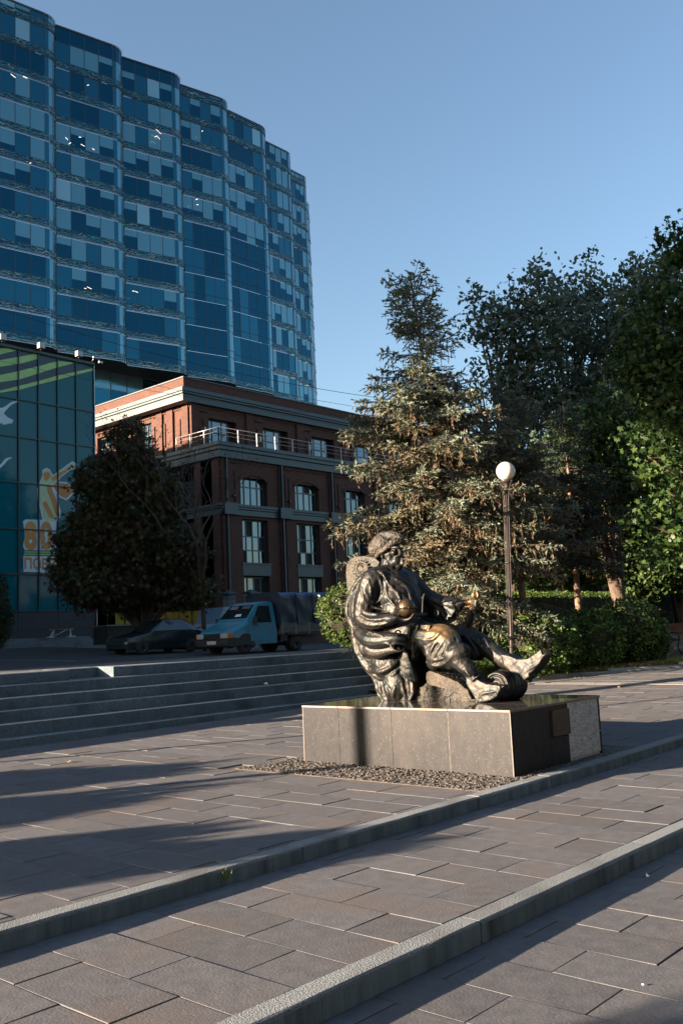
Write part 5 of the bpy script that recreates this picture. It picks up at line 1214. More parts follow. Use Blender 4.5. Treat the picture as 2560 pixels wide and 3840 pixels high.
# ------------------------------------------------------------------ kiosk cart, yellow barrier, white bench
p0 = at_d(405, 2423, 44.5); p1 = at_d(528, 2423, 46.3)
kz = street_z(p0.x, p0.y)+.02; d = (p1-p0); d.z = 0; ang = 0
kio = empty('kiosk_cart', (p0.x, p0.y, kz), 'dark food kiosk cart with yellow lit-looking panels under the chestnut', 'kiosk', rz=ang)
M['yellow'] = pmat('yellow_green_panel', (.42, .42, .02), (.5, .46, .03), 2, .5)
M['orange_p'] = pmat('amber_panel', (.42, .26, .02), (.5, .32, .04), 3, .5)
KL = 1.9
MB().box(0, KL, 0, 1.2, .18, 1.05).build('body', M['bb_base'], kio); MB().box(-.05, KL+.05, -.08, 1.25, 1.05, 1.10).build('counter', M['steel'], kio)
for a, b in ((.35, .62), (.66, 1.0)): MB().box(KL*a, KL*b-.03, .30, .33, 1.12, 1.72).build('back_panel', M['yellow'], kio)
MB().box(-.05, KL+.1, -.15, 1.25, 1.95, 2.05).build('canopy', M['black'], kio)
for x_ in (.0, KL): MB().tube([(x_, 0, 1.1), (x_, 0, 1.95)], .015, 6).build('canopy_post', M['steel'], kio)
MB().tube([(KL*.98, -.12, 0), (KL*.98, -.12, 1.95)], .022, 6).build('canopy_pole', M['rail'], kio)
for x_ in (.12, KL-.2): 
    w = empty('wheel', (x_, -.12, .27)); w.parent = kio
    q = MB(); q.tube([(.25*math.cos(t), 0, .25*math.sin(t)) for t in [2*PI*k_/24 for k_ in range(25)]], .018, 6, caps=False).build('tyre', M['steel'], w)
    q = MB()
    for k_ in range(8): q.tube([(0, 0, 0), (.24*math.cos(k_*PI/4), 0, .24*math.sin(k_*PI/4))], .006, 4)
    q.build('spokes', M['steel'], w)
pa, pb = at_d(575, 2330, 50), at_d(770, 2330, 50)
bar = empty('barrier', (pa.x, pa.y, street_z(pa.x, pa.y)), 'long yellow hoarding behind the parked car', 'hoarding')
dd = pb-pa
for k_ in range(4):
    q0, q1 = dd*(k_/4), dd*((k_+1)/4); n = Vector((dd.y, -dd.x, 0)).normalized()*.03
    MB().add([(q0.x, q0.y, .3), (q1.x*.995, q1.y*.995, .3), (q1.x*.995, q1.y*.995, 1.95), (q0.x, q0.y, 1.95)]+[(q0.x-n.x, q0.y-n.y, .3), (q1.x*.995-n.x, q1.y*.995-n.y, .3), (q1.x*.995-n.x, q1.y*.995-n.y, 1.95), (q0.x-n.x, q0.y-n.y, 1.95)], [(0, 1, 2, 3), (3, 2, 6, 7), (0, 3, 7, 4), (1, 5, 6, 2)]).build('panel', M['orange_p'], bar)
    MB().tube([(q0.x, q0.y, 0), (q0.x, q0.y, 2.0)], .03, 6).build('post', M['black'], bar)
p = at_v(188, 2391, GV-2.35)
be = empty('bench', (p.x, p.y, 2.07), 'white-legged bench with a dark red seat on the glass building terrace', 'bench')
MB().box(0, 1.35, -.2, .2, .43, .475).build('seat', onecolor('dark_red_board', (.09, .02, .02), .6), be)
MB().box(0, 1.35, -.06, .06, .38, .43).build('rail', M['white'], be)
for s_ in (0, 1):
    x_ = .18+.95*s_; q = MB(); q.tube([(x_-(.15 if s_ == 0 else -.12), 0, .03), (x_+.05, 0, .38)], .028, 6); q.box(x_-.32 if s_ == 0 else x_-.1, x_+.0 if s_ == 0 else x_+.3, -.16, .16, .0, .035); q.tube([(x_-(.0 if s_ == 0 else -.03), 0, .03 if s_ else .05), (x_+.1, 0, .38)], .02, 6); q.build('leg', M['white'], be)
MB().tube([(.30, 0, .08), (1.05, 0, .40)], .022, 6).build('brace', M['white'], be)

# ------------------------------------------------------------------ gate piers by the brick building
for k_, (px_, pxw, lab) in enumerate(((862, 0, 'stone gate pier with a teal cap nearer the truck cab, left of the two'), (943, 0, 'stone gate pier with a teal cap just above the truck roof, right of the two'))):
    p = at_d(px_, 2330, 56); o = empty('gate_pier', (p.x, p.y, .95), lab, 'pier', 'gate piers in front of the brick building')
    for j in range(12): e = .02*math.sin(j*7+k_); MB().box(-.27+e, .27+e*.5, -.27, .27, j*.27, j*.27+.25).build('stone_course', M['kerb'], o)
    MB().add([(-.36, -.36, 3.24), (.36, -.36, 3.24), (.36, .36, 3.24), (-.36, .36, 3.24), (-.36, -.36, 3.32), (.36, -.36, 3.32), (.36, .36, 3.32), (-.36, .36, 3.32), (0, 0, 3.52)], [(0, 1, 5, 4), (1, 2, 6, 5), (2, 3, 7, 6), (3, 0, 4, 7), (4, 5, 8), (5, 6, 8), (6, 7, 8), (7, 4, 8), (3, 2, 1, 0)]).build('cap', M['metalgreen'], o)

# ------------------------------------------------------------------ urn bin and park bench at the right
p = at_d(2468, 2468, 27.6)
urn = empty('litter_urn', (p.x, p.y, p.z), 'black cast iron litter urn by the bench', 'urn')
MB().lathe([(.16, 0), (.16, .03), (.07, .07), (.06, .13), (.13, .18), (.17, .28), (.19, .42), (.21, .50), (.24, .55), (.27, .60), (.27, .625), (.24, .63)], 20).build('bowl', M['black'], urn)
MB().lathe([(.215, .50), (.235, .50), (.255, .57), (.235, .575)], 20).build('fluted_band', M['steel'], urn)
for k_ in range(20): MB().box(-.004, .012, .222, .242, .49, .56, 0, Matrix.Rotation(2*PI*k_/20, 4, 'Z')).build('flute', M['black'], urn)
p = at_d(2522, 2456, 26.6)
pb_ = empty('park_bench', (p.x, p.y, p.z), 'park bench with reddish wooden slats and curled black iron ends at the right edge', 'bench', rz=-.42)
for s_ in (0, 1):
    q = MB(); x_ = 1.6*s_
    q.tube([(x_, -.34, 0), (x_, -.22, .20), (x_, -.28, .42), (x_, -.05, .40), (x_, .16, .40), (x_, .27, .62), (x_, .38, .86), (x_, .50, .90)], .024, 8)
    q.tube([(x_, .16, .40), (x_, .20, .20), (x_, .42, 0)], .024, 8); q.tube([(x_, -.28, .42), (x_, -.30, .60), (x_, -.1, .64), (x_, .24, .62)], .018, 8)
    q.build('iron_end', M['black'], pb_)
M['slat'] = pmat('reddish_bench_wood', (.10, .035, .018), (.15, .055, .028), 6, .5, stretch=(.2, 4, 4))
for k_ in range(4): MB().box(0, 1.6, -.26+k_*.11, -.17+k_*.11, .425, .45).build('slat', M['slat'], pb_)
for k_ in range(3):
    y_ = .21+k_*.07; z_ = .55+k_*.12; MB().box(0, 1.6, y_-.012, y_+.02, z_, z_+.09).build('slat', M['slat'], pb_)
# awning shop and sign far right behind the hedge
p = at_d(2450, 2190, 55)
sh = empty('awning_stall', (p.x, p.y, .95), 'stall with a black and cream striped awning beyond the hedge', 'stall')
M['cream'] = pmat('cream_cloth', (.55, .5, .42), None, 3, .8)
MB().box(0, 9, 1, 5, 0, 3.4).build('cabin', M['bb_base'], sh)
for k_ in range(24): MB().add([(k_*.36, -.9, 3.0), (k_*.36+.36, -.9, 3.0), (k_*.36+.36, 1, 3.75), (k_*.36, 1, 3.75), (k_*.36, -.9, 2.75), (k_*.36+.36, -.9, 2.75)], [(0, 1, 2, 3), (4, 5, 1, 0)]).build('awning_stripe', M['cream'] if k_ % 2 else M['black'], sh)
p = at_d(2422, 2217, 48)
sg = empty('road_sign', (p.x, p.y, .95), 'round white traffic sign with a red ring seen over the hedge', 'sign')
zc = p.z-.95
sR = Matrix.Rotation(math.atan2(-p.y, -p.x)-PI, 4, 'Z')
def disc(r0, r1, x_): 
    q = MB(); n = 28
    if r0 <= 0: q.add([(x_, r1*math.cos(2*PI*k_/n), zc+r1*math.sin(2*PI*k_/n)) for k_ in range(n)], [tuple(range(n))])
    else: q.add([(x_, r_*math.cos(2*PI*k_/n), zc+r_*math.sin(2*PI*k_/n)) for r_ in (r0, r1) for k_ in range(n)], [(k_, (k_+1) % n, n+(k_+1) % n, n+k_) for k_ in range(n)])
    q.v = [tuple(sR @ Vector(v)) for v in q.v]; return q
disc(0, .35, 0).build('plate', M['white'], sg); disc(.27, .35, -.008).build('ring', M['red'], sg)
q = MB(); q.add([(-.01, .14, zc-.03), (-.01, -.14, zc-.03), (-.01, -.16, zc+.05), (-.01, -.06, zc+.05), (-.01, -.02, zc+.12), (-.01, .10, zc+.12), (-.01, .15, zc+.04)], [tuple(range(7))]); q.add([(-.012, -.17, zc-.2), (-.012, -.13, zc-.22), (-.012, .17, zc+.2), (-.012, .13, zc+.22)], [(0, 1, 2, 3)])
q.v = [tuple(sR @ Vector(v)) for v in q.v]; q.build('symbol', M['black'], sg)
MB().tube([(.03, 0, 0), (.03, 0, zc+.3)], .03, 8).build('post', M['steel'], sg)
# pale concrete mast and blue-white kiosk glimpsed through the trees
p = at_d(2368, 2040, 42)
ma = empty('concrete_mast', (p.x, p.y, .9), 'pale concrete lamp mast rising behind the leaning tree', 'mast')
MB().tube([(0, 0, -.1), (-.1, -.05, 5), (-.22, -.1, 9)], [.16, .13, .10], 12).build('shaft', M['kerb'], ma); MB().tube([(-.15, -.05, 6.2), (-.6, .8, 6.35), (-1.0, 1.5, 6.3)], [.035, .03, .03], 8).build('arm', M['rail'], ma)
for k_, (px_, py_, w_, h_, c_, lab) in enumerate(((1785, 2270, 3.2, 2.4, (.55, .62, .66), 'pale blue-grey kiosk glimpsed left of the lamp post between trunks'), (2270, 2190, 5.0, 3.2, (.42, .50, .62), 'pale pavilion glimpsed under the dark spruce branches'), (2480, 2140, 3.0, 3.4, (.30, .42, .62), 'pale blue kiosk glimpsed behind the maple'))):
    p = at_d(px_, py_, 62+3*k_); o = empty('kiosk', (p.x, p.y, .95), lab, 'kiosk'); mt = onecolor('kiosk_wall_%d' % k_, c_, .6)
    MB().box(-w_/2, w_/2, 0, 3, 0, h_).build('walls', mt, o); MB().box(-w_/2-.2, w_/2+.2, -.3, 3.2, h_, h_+.18).build('roof', M['white'], o)
    for j in range(3): MB().box(-w_/2+.15+j*w_/3, -w_/2+w_/3-.1+j*w_/3, -.03, -.005, .9, h_-.35).build('window', M['autoglass'], o)

# ------------------------------------------------------------------ overhead cables
def cable(label, a, b, sag, r_=.012):
    a, b = Vector(a), Vector(b); n = 24; c = (a+b)/2
    pts = [a.lerp(b, k_/n)+Vector((0, 0, -sag*4*(k_/n)*(1-k_/n)))-a for k_ in range(n+1)]
    o = MB().tube(pts, r_, 5).build('cable', M['black'], None); o.location = a; tag(o, label, 'cable', 'overhead cables'); return o
def px(ux, uy, d): return at_d(ux*U_, uy*U_, d)
cable('uppermost overhead cable crossing the tower and dropping behind the spruce', px(-60, 690, 34), px(960, 925, 40), .5, .011)
cable('middle overhead cable crossing the tower below the top one', px(-60, 725, 34), px(960, 955, 40), .4, .008)
cable('overhead cable running low across the brick parapet', px(-60, 815, 34), px(960, 965, 44), .45, .008)
cable('steep thin cable over the glass building and brick cornice', px(-60, 765, 33), px(900, 1000, 40), .3, .007)
# ------------------------------------------------------------------ litter
g_ = random.Random(9)
def litter(label, pos, mat, s_, seed, name='paper_scrap', cat='litter'):
    r_ = random.Random(seed); q = MB(); n = 8; P = [Vector((r_.uniform(-1, 1), r_.uniform(-1, 1), r_.uniform(0, 1.2)))*s_ for _ in range(n)]
    q.add(P, [(0, 1, 2), (2, 3, 4), (4, 5, 0), (1, 5, 6), (6, 7, 3), (0, 2, 4), (1, 3, 7), (5, 6, 7), (0, 1, 5), (2, 3, 1)])
    o = q.build(name, mat); o.location = pos; tag(o, label, cat)
y5 = VS+TR*2
pp = at_v(700+640/2.24, 2400+375/2.24, VS+TR*3-.03); litter('crumpled white paper lying on a stair tread', (pp.x, VS+TR*3-.12, RIS[2]+.002), M['white'], .045, 1)
def leafy(label, x, y, z, s_, c_, seed):
    g2 = np.random.default_rng(seed); me = mesh_from('fallen_leaf', leaves(np.array([[0, 0, .01], [.03, .02, .012]]), s_, g2, MAPLE, 3.), 10, c_, np.array([.9, .7])); o = link('fallen_leaf', me, None, loc=(x, y, z)); tag(o, label, 'leaf')
for (sx_, sy_, zz, s_, lab) in ((870, 2704, 0, .07, 'fallen yellow leaf near the foot of the stairs'), (260, 2860, 0, .09, 'small fallen leaf on the sunlit left paving'), (2322, 2607, .02, .08, 'fallen leaf on the paving beyond the plinth')):
    p = at_z(sx_, sy_, zz); leafy(lab, p.x, p.y, rise(p.x)+.012, s_, M['lf_litter'], int(sx_))
p = at_z(2425, 3290, -.24); litter('torn white wrapper in the shade of the near kerb', (p.x, p.y, -.238), M['white'], .022, 4, 'wrapper')
p = at_z(2410, 3697, -.24); MB_ = MB().lathe([(.003, 0), (.008, .002), (.008, .005), (.003, .007)], 8).build('white_pebble', M['white']); MB_.location = (p.x, p.y, -.236); tag(MB_, 'tiny white pebble on the front paving', 'pebble')
def weed(label, x, y, z, seed, n=14, h=.07):
    g2 = np.random.default_rng(seed); P = np.zeros((n, 3)); P[:, :2] = g2.normal(size=(n, 2))*.02
    A = np.stack([g2.normal(size=n)*.4, g2.normal(size=n)*.4, np.ones(n)], 1); A /= np.linalg.norm(A, axis=1)[:, None]; B = np.cross(A, g2.normal(size=(n, 3))); B /= np.linalg.norm(B, axis=1)[:, None]
    o = link('weed', mesh_from('weed', leaves(P, h, g2, GR*np.array([1, 2]), A=A, B=B), 5, M['lf_grass'], g2.uniform(.4, 1, n)), None, loc=(x, y, z)); tag(o, label, 'weed')
p = at_z(858, 3258, -.0); weed('small green weed sprouting from the middle kerb face', p.x, V2-.012, -.07, 1)
# ------------------------------------------------------------------ bronze statue
def SA(x, y, u): return at_u(1250+x/2.851, 1950+y/2.851, u)
def SB(x, y, u): return at_u(1500+x/2.613, 2150+y/2.613, u)
ST = Vector((9.85, 7.2, PH))
def bronze(name, gold=None, c1=(.014, .019, .021), c2=(.040, .038, .035), rough=.46, stone=False):
    m = bpy.data.materials.new(name); t, b, o = nodes(m); N = t.nodes.new; L = t.links.new
    g = N('ShaderNodeNewGeometry'); no = N('ShaderNodeTexNoise'); no.inputs['Scale'].default_value = 5; no.inputs['Detail'].default_value = 5; L(g.outputs['Position'], no.inputs['Vector'])
    mr = N('ShaderNodeMapRange'); mr.inputs[1].default_value = .35; mr.inputs[2].default_value = .68; L(no.outputs[0], mr.inputs[0])
    mx = N('ShaderNodeMix'); mx.data_type = 'RGBA'; mx.inputs[6].default_value = rgb(c1); mx.inputs[7].default_value = rgb(c2); L(mr.outputs[0], mx.inputs[0]); col = mx.outputs[2]
    pr = N('ShaderNodeMapRange'); pr.inputs[1].default_value = .52; pr.inputs[2].default_value = .64; L(g.outputs['Pointiness'], pr.inputs[0])
    m2 = N('ShaderNodeMix'); m2.data_type = 'RGBA'; L(col, m2.inputs[6]); m2.inputs[7].default_value = (.075, .064, .054, 1); L(pr.outputs[0], m2.inputs[0]); col = m2.outputs[2]
    for (P, r_) in (gold or []):
        vm = N('ShaderNodeVectorMath'); vm.operation = 'DISTANCE'; L(g.outputs['Position'], vm.inputs[0]); vm.inputs[1].default_value = P
        gr = N('ShaderNodeMapRange'); gr.inputs[1].default_value = r_; gr.inputs[2].default_value = r_*.45; L(vm.outputs['Value'], gr.inputs[0])
        m3 = N('ShaderNodeMix'); m3.data_type = 'RGBA'; L(col, m3.inputs[6]); m3.inputs[7].default_value = (.20, .13, .06, 1); L(gr.outputs[0], m3.inputs[0]); col = m3.outputs[2]
    L(col, b.inputs['Base Color']); setin(b, Metallic=.72 if not stone else .4, Roughness=rough)
    rr_ = N('ShaderNodeMapRange'); rr_.inputs[3].default_value = rough-.08; rr_.inputs[4].default_value = rough+.16; L(no.outputs[0], rr_.inputs[0]); L(rr_.outputs[0], b.inputs['Roughness'])
    n2 = N('ShaderNodeTexNoise'); n2.inputs['Scale'].default_value = 16 if not stone else 30; n2.inputs['Detail'].default_value = 4; n2.inputs['Distortion'].default_value = .6; L(g.outputs['Position'], n2.inputs['Vector'])
    bp = N('ShaderNodeBump'); bp.inputs['Strength'].default_value = .28 if not stone else .9; bp.inputs['Distance'].default_value = .02; L(n2.outputs[0], bp.inputs['Height']); L(bp.outputs[0], b.inputs['Normal'])
    return m
KNEE = SB(420, 545, 9.72)
M['bronze'] = bronze('patinated_bronze', [(KNEE, .26), (SB(1400, 770, 10.0), .08), (SB(690, 275, 10.25), .10)])
M['bronze_gold'] = bronze('hand_polished_bronze', c1=(.08, .058, .032), c2=(.17, .115, .055), rough=.34)
M['bronze_fur'] = bronze('textured_bronze', c1=(.024, .026, .025), c2=(.060, .053, .043), rough=.55, stone=True)
M['bronze_rock'] = bronze('rough_cast_base', c1=(.030, .027, .024), c2=(.085, .072, .056), rough=.66, stone=True)
class Sculpt:
    def __init__(s): s.b = MB(); s.bv = None
    def S(s, pts, r_, u_, K, m0=.75, m1=1.15, m2=.5):
        """a fold of cloth laid along the surface that is already there"""
        if s.bv is None: s.bv = BVHTree.FromPolygons([Vector(v) for v in s.b.v], s.b.f)
        P = []
        for x, y in pts:
            q = K(x, y, u_); o = CP-ST; d = (q-CP).normalized(); h = s.bv.ray_cast(o, d)
            if h[0] is not None and (h[0]-(q-ST)).length < .30: q = h[0]+ST+d*r_*.25
            P.append(q)
        return s.T(P, [r_*m0]+[r_*m1]*(len(P)-2)+[r_*m2], 8)
    def E(s, c, r, rot=None):        # ellipsoid
        n, k = 20, 12; V = []; q = MB()
        pr = [(max(.004, math.sin(PI*i/k)), -math.cos(PI*i/k)) for i in range(k+1)]; q.lathe(pr, n)
        Rm_ = rot or Matrix.Identity(3); r = (r, r, r) if not hasattr(r, '__len__') else r
        s.b.add([Vector(c)-ST+Rm_ @ Vector((x*r[0], y*r[1], z*r[2])) for x, y, z in q.v], q.f); return s
    def T(s, pts, rad, n=12, caps=True):        # tube with round ends
        pts = [Vector(p)-ST for p in pts]; rad = list(rad) if hasattr(rad, '__len__') else [rad]*len(pts)
        P, Q = [], []
        for i in range(len(pts)-1):      # smooth interpolation
            p0, p1, p2, p3 = pts[max(i-1, 0)], pts[i], pts[i+1], pts[min(i+2, len(pts)-1)]
            for k in range(4):
                t = k/4; P.append(.5*((2*p1)+(p2-p0)*t+(2*p0-5*p1+4*p2-p3)*t*t+(3*p1-p0-3*p2+p3)*t**3)); Q.append(rad[i]+(rad[i+1]-rad[i])*t)
        P.append(pts[-1]); Q.append(rad[-1])
        a, b = (P[0]-P[1]).normalized(), (P[-1]-P[-2]).normalized()
        P = [P[0]+a*Q[0]*.9, P[0]+a*Q[0]*.6]+P+[P[-1]+b*Q[-1]*.6, P[-1]+b*Q[-1]*.9]; Q = [Q[0]*.3, Q[0]*.75]+Q+[Q[-1]*.75, Q[-1]*.3]
        s.b.tube(P, Q, n); return s
    def X(s, pts, u0, u1, K=SA, um=None):      # side outline given at depth um, extruded from u0 to u1
        V = [K(x, y, um if um else (u0+u1)/2) for x, y in pts]; V = [(p.y-ST.y, p.z-ST.z) for p in V]
        s.b.prism(V, 'x', u0-ST.x, u1-ST.x); return s
    def build(s, name, mat, parent, vox=.012, sm=6, disp=0, dscale=.05, label=None):
        m = s.b; m.sm = [True]*len(m.f)
        o = m.build(name, mat, parent)
        if label: o['label'] = label
        r_ = o.modifiers.new('weld', 'REMESH'); r_.mode = 'VOXEL'; r_.voxel_size = vox; r_.use_smooth_shade = True
        q = o.modifiers.new('soften', 'SMOOTH'); q.iterations = sm; q.factor = .5
        if disp:
            tx = bpy.data.textures.new(name, 'CLOUDS'); tx.noise_scale = dscale; tx.noise_depth = 3
            d = o.modifiers.new('relief', 'DISPLACE'); d.texture = tx; d.strength = disp; d.mid_level = .5
        return o
stat = empty('bronze_statue', tuple(ST), 'bronze statue of a bearded man in a fur hat reclining on the granite plinth', 'statue')
uf = lambda pts, r, u, K=SA: ([K(x, y, u) for x, y in pts], r)
f = Sculpt()
# trunk of the body
f.E(SA(735, 1110, 9.95), (.36, .33, .27)); f.E(SA(750, 960, 9.93), (.34, .29, .26)); f.E(SA(715, 830, 9.93), (.34, .27, .26)); f.E(SA(680, 700, 9.93), (.34, .24, .24)); f.E(SA(620, 610, 9.95), (.33, .20, .17))
f.T([SA(585, 590, 9.95), SA(590, 500, 9.95), SA(610, 400, 9.94)], [.16, .115, .12])
f.T([SA(505, 545, 9.92), SA(585, 530, 9.80), SA(660, 555, 9.84), SA(665, 560, 9.98), SA(600, 540, 10.08)], .028)
f.T([SA(500, 500, 9.90), SA(575, 512, 9.79), SA(640, 530, 9.82), SA(655, 530, 9.95)], .030)
# near arm
f.T([SA(560, 600, 9.78), SA(430, 640, 9.64), SA(375, 800, 9.60), SA(335, 960, 9.56), SA(330, 1040, 9.55)], [.14, .165, .165, .150, .14])
f.T([SA(325, 1050, 9.55), SA(430, 1085, 9.50), SA(560, 1075, 9.47), SA(650, 1050, 9.46)], [.135, .115, .085, .062])
# far arm with hanging sleeve
f.T([SA(740, 620, 10.15), SA(860, 720, 10.24), SA(1010, 830, 10.30), SA(1180, 890, 10.30), SA(1340, 905, 10.28)], [.17, .155, .12, .095, .080])
f.T([SA(1340, 900, 10.28), SA(1430, 880, 10.26), SB(670, 285, 10.25)], [.055, .042, .038])
f.X([(900, 850), (1120, 880), (1350, 930), (1345, 960), (1290, 1060), (1200, 1115), (1090, 1110), (960, 1130), (900, 1000)], 10.22, 10.40)
# thighs, breeches and shins
f.T([SA(760, 1190, 9.80), SB(290, 640, 9.74), SB(420, 640, 9.73), SB(500, 690, 9.71)], [.24, .195, .185, .150])
f.T([SB(330, 700, 9.72), SB(360, 800, 9.70), SB(340, 870, 9.70)], [.16, .165, .12]); f.T([SB(430, 740, 9.70), SB(440, 840, 9.69), SB(420, 870, 9.69)], [.155, .13, .09])
f.T([SB(510, 740, 9.69), SB(560, 830, 9.67), SB(640, 910, 9.68), SB(700, 970, 9.70)], [.125, .125, .105, .092])
f.X([(660, 940), (730, 975), (800, 1040), (870, 1075), (960, 1090), (1012, 1095), (1022, 1135), (985, 1200), (910, 1245), (810, 1265), (780, 1245), (740, 1170), (690, 1090)], 9.63, 9.85, SB, 9.72)
f.T([SA(880, 1190, 10.15), SB(460, 620, 10.16), SB(640, 640, 10.16), SB(770, 680, 10.14), SB(840, 720, 10.12)], [.22, .17, .15, .135, .11])
f.T([SB(560, 700, 10.12), SB(680, 750, 10.10), SB(770, 790, 10.08)], [.13, .13, .09])
f.T([SB(840, 730, 10.10), SB(930, 790, 10.08), SB(1040, 860, 10.04), SB(1110, 890, 10.02)], [.115, .11, .095, .088])
f.X([(1020, 790), (1100, 800), (1180, 835), (1280, 830), (1340, 795), (1412, 742), (1436, 800), (1412, 880), (1345, 950), (1300, 985), (1305, 1010), (1250, 1045), (1205, 985), (1120, 960), (1060, 910)], 9.92, 10.13, SB, 10.02)
# boot collars, straps and soles
f.T([SB(800, 1225, 9.70), SB(790, 1262, 9.72)], .05); f.T([SB(1230, 1010, 10.0), SB(1262, 1040, 10.02)], .045); f.T([SB(470, 850, 9.64), SB(495, 880, 9.60), SB(525, 870, 9.60), SB(520, 840, 9.60), SB(490, 835, 9.62)], .012, 8)
f.T([SB(505, 850, 9.70), SB(540, 800, 9.66), SB(590, 775, 9.68)], [.135, .142, .135])
for P, r_ in (([SB(490, 800, 9.60), SB(520, 740, 9.62), SB(590, 740, 9.66), SB(600, 790, 9.74)], .016), ([SB(630, 930, 9.60), SB(680, 1000, 9.61), SB(730, 960, 9.70)], .014), ([SB(700, 1050, 9.61), SB(760, 1010, 9.63), SB(800, 1030, 9.75)], .013),
              ([SB(770, 1250, 9.64), SB(800, 1180, 9.63), SB(900, 1160, 9.63), SB(1015, 1105, 9.66)], .014), ([SB(1025, 860, 9.94), SB(1050, 800, 9.95), SB(1085, 795, 10.0)], .016), ([SB(1090, 900, 9.93), SB(1150, 850, 9.93), SB(1200, 850, 9.97)], .013), ([SB(1210, 980, 9.93), SB(1270, 930, 9.92), (SB(1340, 890, 9.92)), SB(1420, 790, 9.94)], .013)):
    f.T(P, r_, 8)
body_f = f; f = Sculpt()
f.T([SA(588, 520, 9.95), SA(592, 480, 9.94), SA(606, 420, 9.94)], [.125, .115, .11])
# face
hd = Vector(SA(612, 345, 9.93)); f.E(hd, (.128, .150, .17))
f.E(SA(640, 400, 9.90), (.10, .11, .11))
f.T([SA(690, 300, 9.86), SA(712, 340, 9.83), SA(716, 358, 9.83)], [.018, .026, .032], 8); f.E(SA(708, 352, 9.815), .018)      # nose
f.T([SA(610, 300, 9.80), SA(660, 292, 9.80), SA(700, 300, 9.83), SA(738, 300, 9.92)], [.016, .020, .018, .016], 8)     # brow
f.E(SA(640, 350, 9.80), (.03, .035, .035)); f.E(SA(728, 350, 9.95), (.03, .03, .035))     # cheeks
f.E(SA(655, 322, 9.805), .014); f.E(SA(722, 322, 9.90), .013)     # eyes
f.T([SA(722, 382, 9.86), SA(690, 385, 9.82), SA(655, 398, 9.80), SA(630, 420, 9.80)], [.018, .022, .018, .008], 8); f.T([SA(725, 382, 9.90), SA(745, 395, 9.97), SA(748, 415, 10.0)], [.018, .018, .008], 8)   # moustache
f.E(SA(680, 440, 9.86), (.085, .075, .08)); f.E(SA(700, 485, 9.87), (.06, .055, .06)); f.E(SA(605, 420, 9.82), (.055, .055, .075)); f.E(SA(640, 460, 9.83), (.06, .06, .06)); f.E(SA(640, 335, 9.815), (.035, .04, .03))
for i in range(15): a = i/14; x_ = 590+145*a; f.T([SA(x_, 405+10*math.sin(i*2), 9.81+.05*a), SA(x_+6*math.sin(i), 450+20*a, 9.80+.05*a), SA(x_+4, 485+35*math.sin(a*PI), 9.83+.05*a)], [.012, .015, .008], 6)     # beard locks
f.T([SA(528, 370, 9.80), SA(518, 395, 9.79), SA(532, 412, 9.80)], [.014, .016, .010], 8)     # ear
f.build('head', M['bronze'], stat, .0065, 2)
f = body_f
# coat edges and folds on chest and arms
for pts, r_, u_ in (([(430, 545), (560, 590), (680, 640), (780, 720), (830, 850), (840, 960)], .026, 9.66), ([(480, 540), (610, 570), (740, 640), (850, 740), (900, 880), (905, 980)], .018, 9.70),
                    ([(570, 640), (600, 700), (690, 790), (720, 900)], .024, 9.63), ([(560, 700), (570, 800), (640, 900), (700, 960)], .020, 9.62), ([(600, 720), (660, 760), (700, 830)], .016, 9.61),
                    ([(300, 720), (330, 850), (420, 930), (540, 960)], .022, 9.47), ([(280, 900), (340, 990), (470, 1010), (600, 1000)], .026, 9.44), ([(290, 1010), (380, 1060), (520, 1060), (640, 1010)], .024, 9.42),
                    ([(270, 1080), (380, 1120), (500, 1120), (600, 1090)], .022, 9.43), ([(370, 640), (400, 740), (400, 830)], .020, 9.47), ([(480, 600), (520, 720), (500, 850), (440, 900)], .022, 9.50), ([(330, 760), (380, 830), (470, 850)], .016, 9.46),
                    ([(430, 940), (520, 920), (560, 860)], .018, 9.47), ([(545, 650), (555, 760), (530, 880)], .018, 9.52), ([(900, 900), (930, 1000), (920, 1090)], .020, 9.72), ([(960, 800), (975, 900), (960, 1040)], .016, 9.85)):
    f.S(pts, r_, u_, SA, m1=1.)
for pts, r_, u_ in (([(980, 860), (1090, 930), (1180, 1040), (1190, 1090)], .018, 10.20), ([(1060, 860), (1200, 940), (1270, 1020)], .016, 10.20), ([(1290, 890), (1330, 960), (1290, 1050)], .018, 10.20), ([(920, 1010), (1040, 1060), (1150, 1090)], .018, 10.20), ([(1100, 950), (1110, 1010), (1090, 1080)], .03, 10.16)):
    f.S(pts, r_, u_, SA, m1=1.)
# folds on breeches
for pts, r_, u_ in (([(260, 650), (330, 640), (380, 590), (440, 560)], .020, 9.56), ([(280, 860), (300, 760), (350, 680), (410, 630)], .022, 9.54), ([(310, 880), (340, 800), (390, 720), (430, 650)], .022, 9.53), ([(370, 860), (400, 790), (440, 720), (460, 640)], .020, 9.53),
                    ([(430, 850), (450, 780), (480, 700), (485, 630)], .018, 9.54), ([(260, 870), (330, 900), (410, 890), (480, 850)], .026, 9.56), ([(270, 830), (340, 850), (420, 830), (480, 790)], .020, 9.55), ([(255, 760), (300, 720), (340, 660)], .018, 9.56), ([(520, 560), (560, 640), (590, 720)], .016, 9.62),
                    ([(560, 600), (640, 620), (700, 690), (760, 790)], .020, 9.98), ([(640, 590), (720, 650), (790, 720)], .018, 9.99), ([(560, 660), (620, 720), (700, 790)], .022, 9.96), ([(740, 640), (770, 660), (820, 650)], .026, 10.0), ([(800, 620), (850, 680), (880, 760)], .018, 10.0)):
    f.S(pts, r_, u_, SB, m1=1.2)
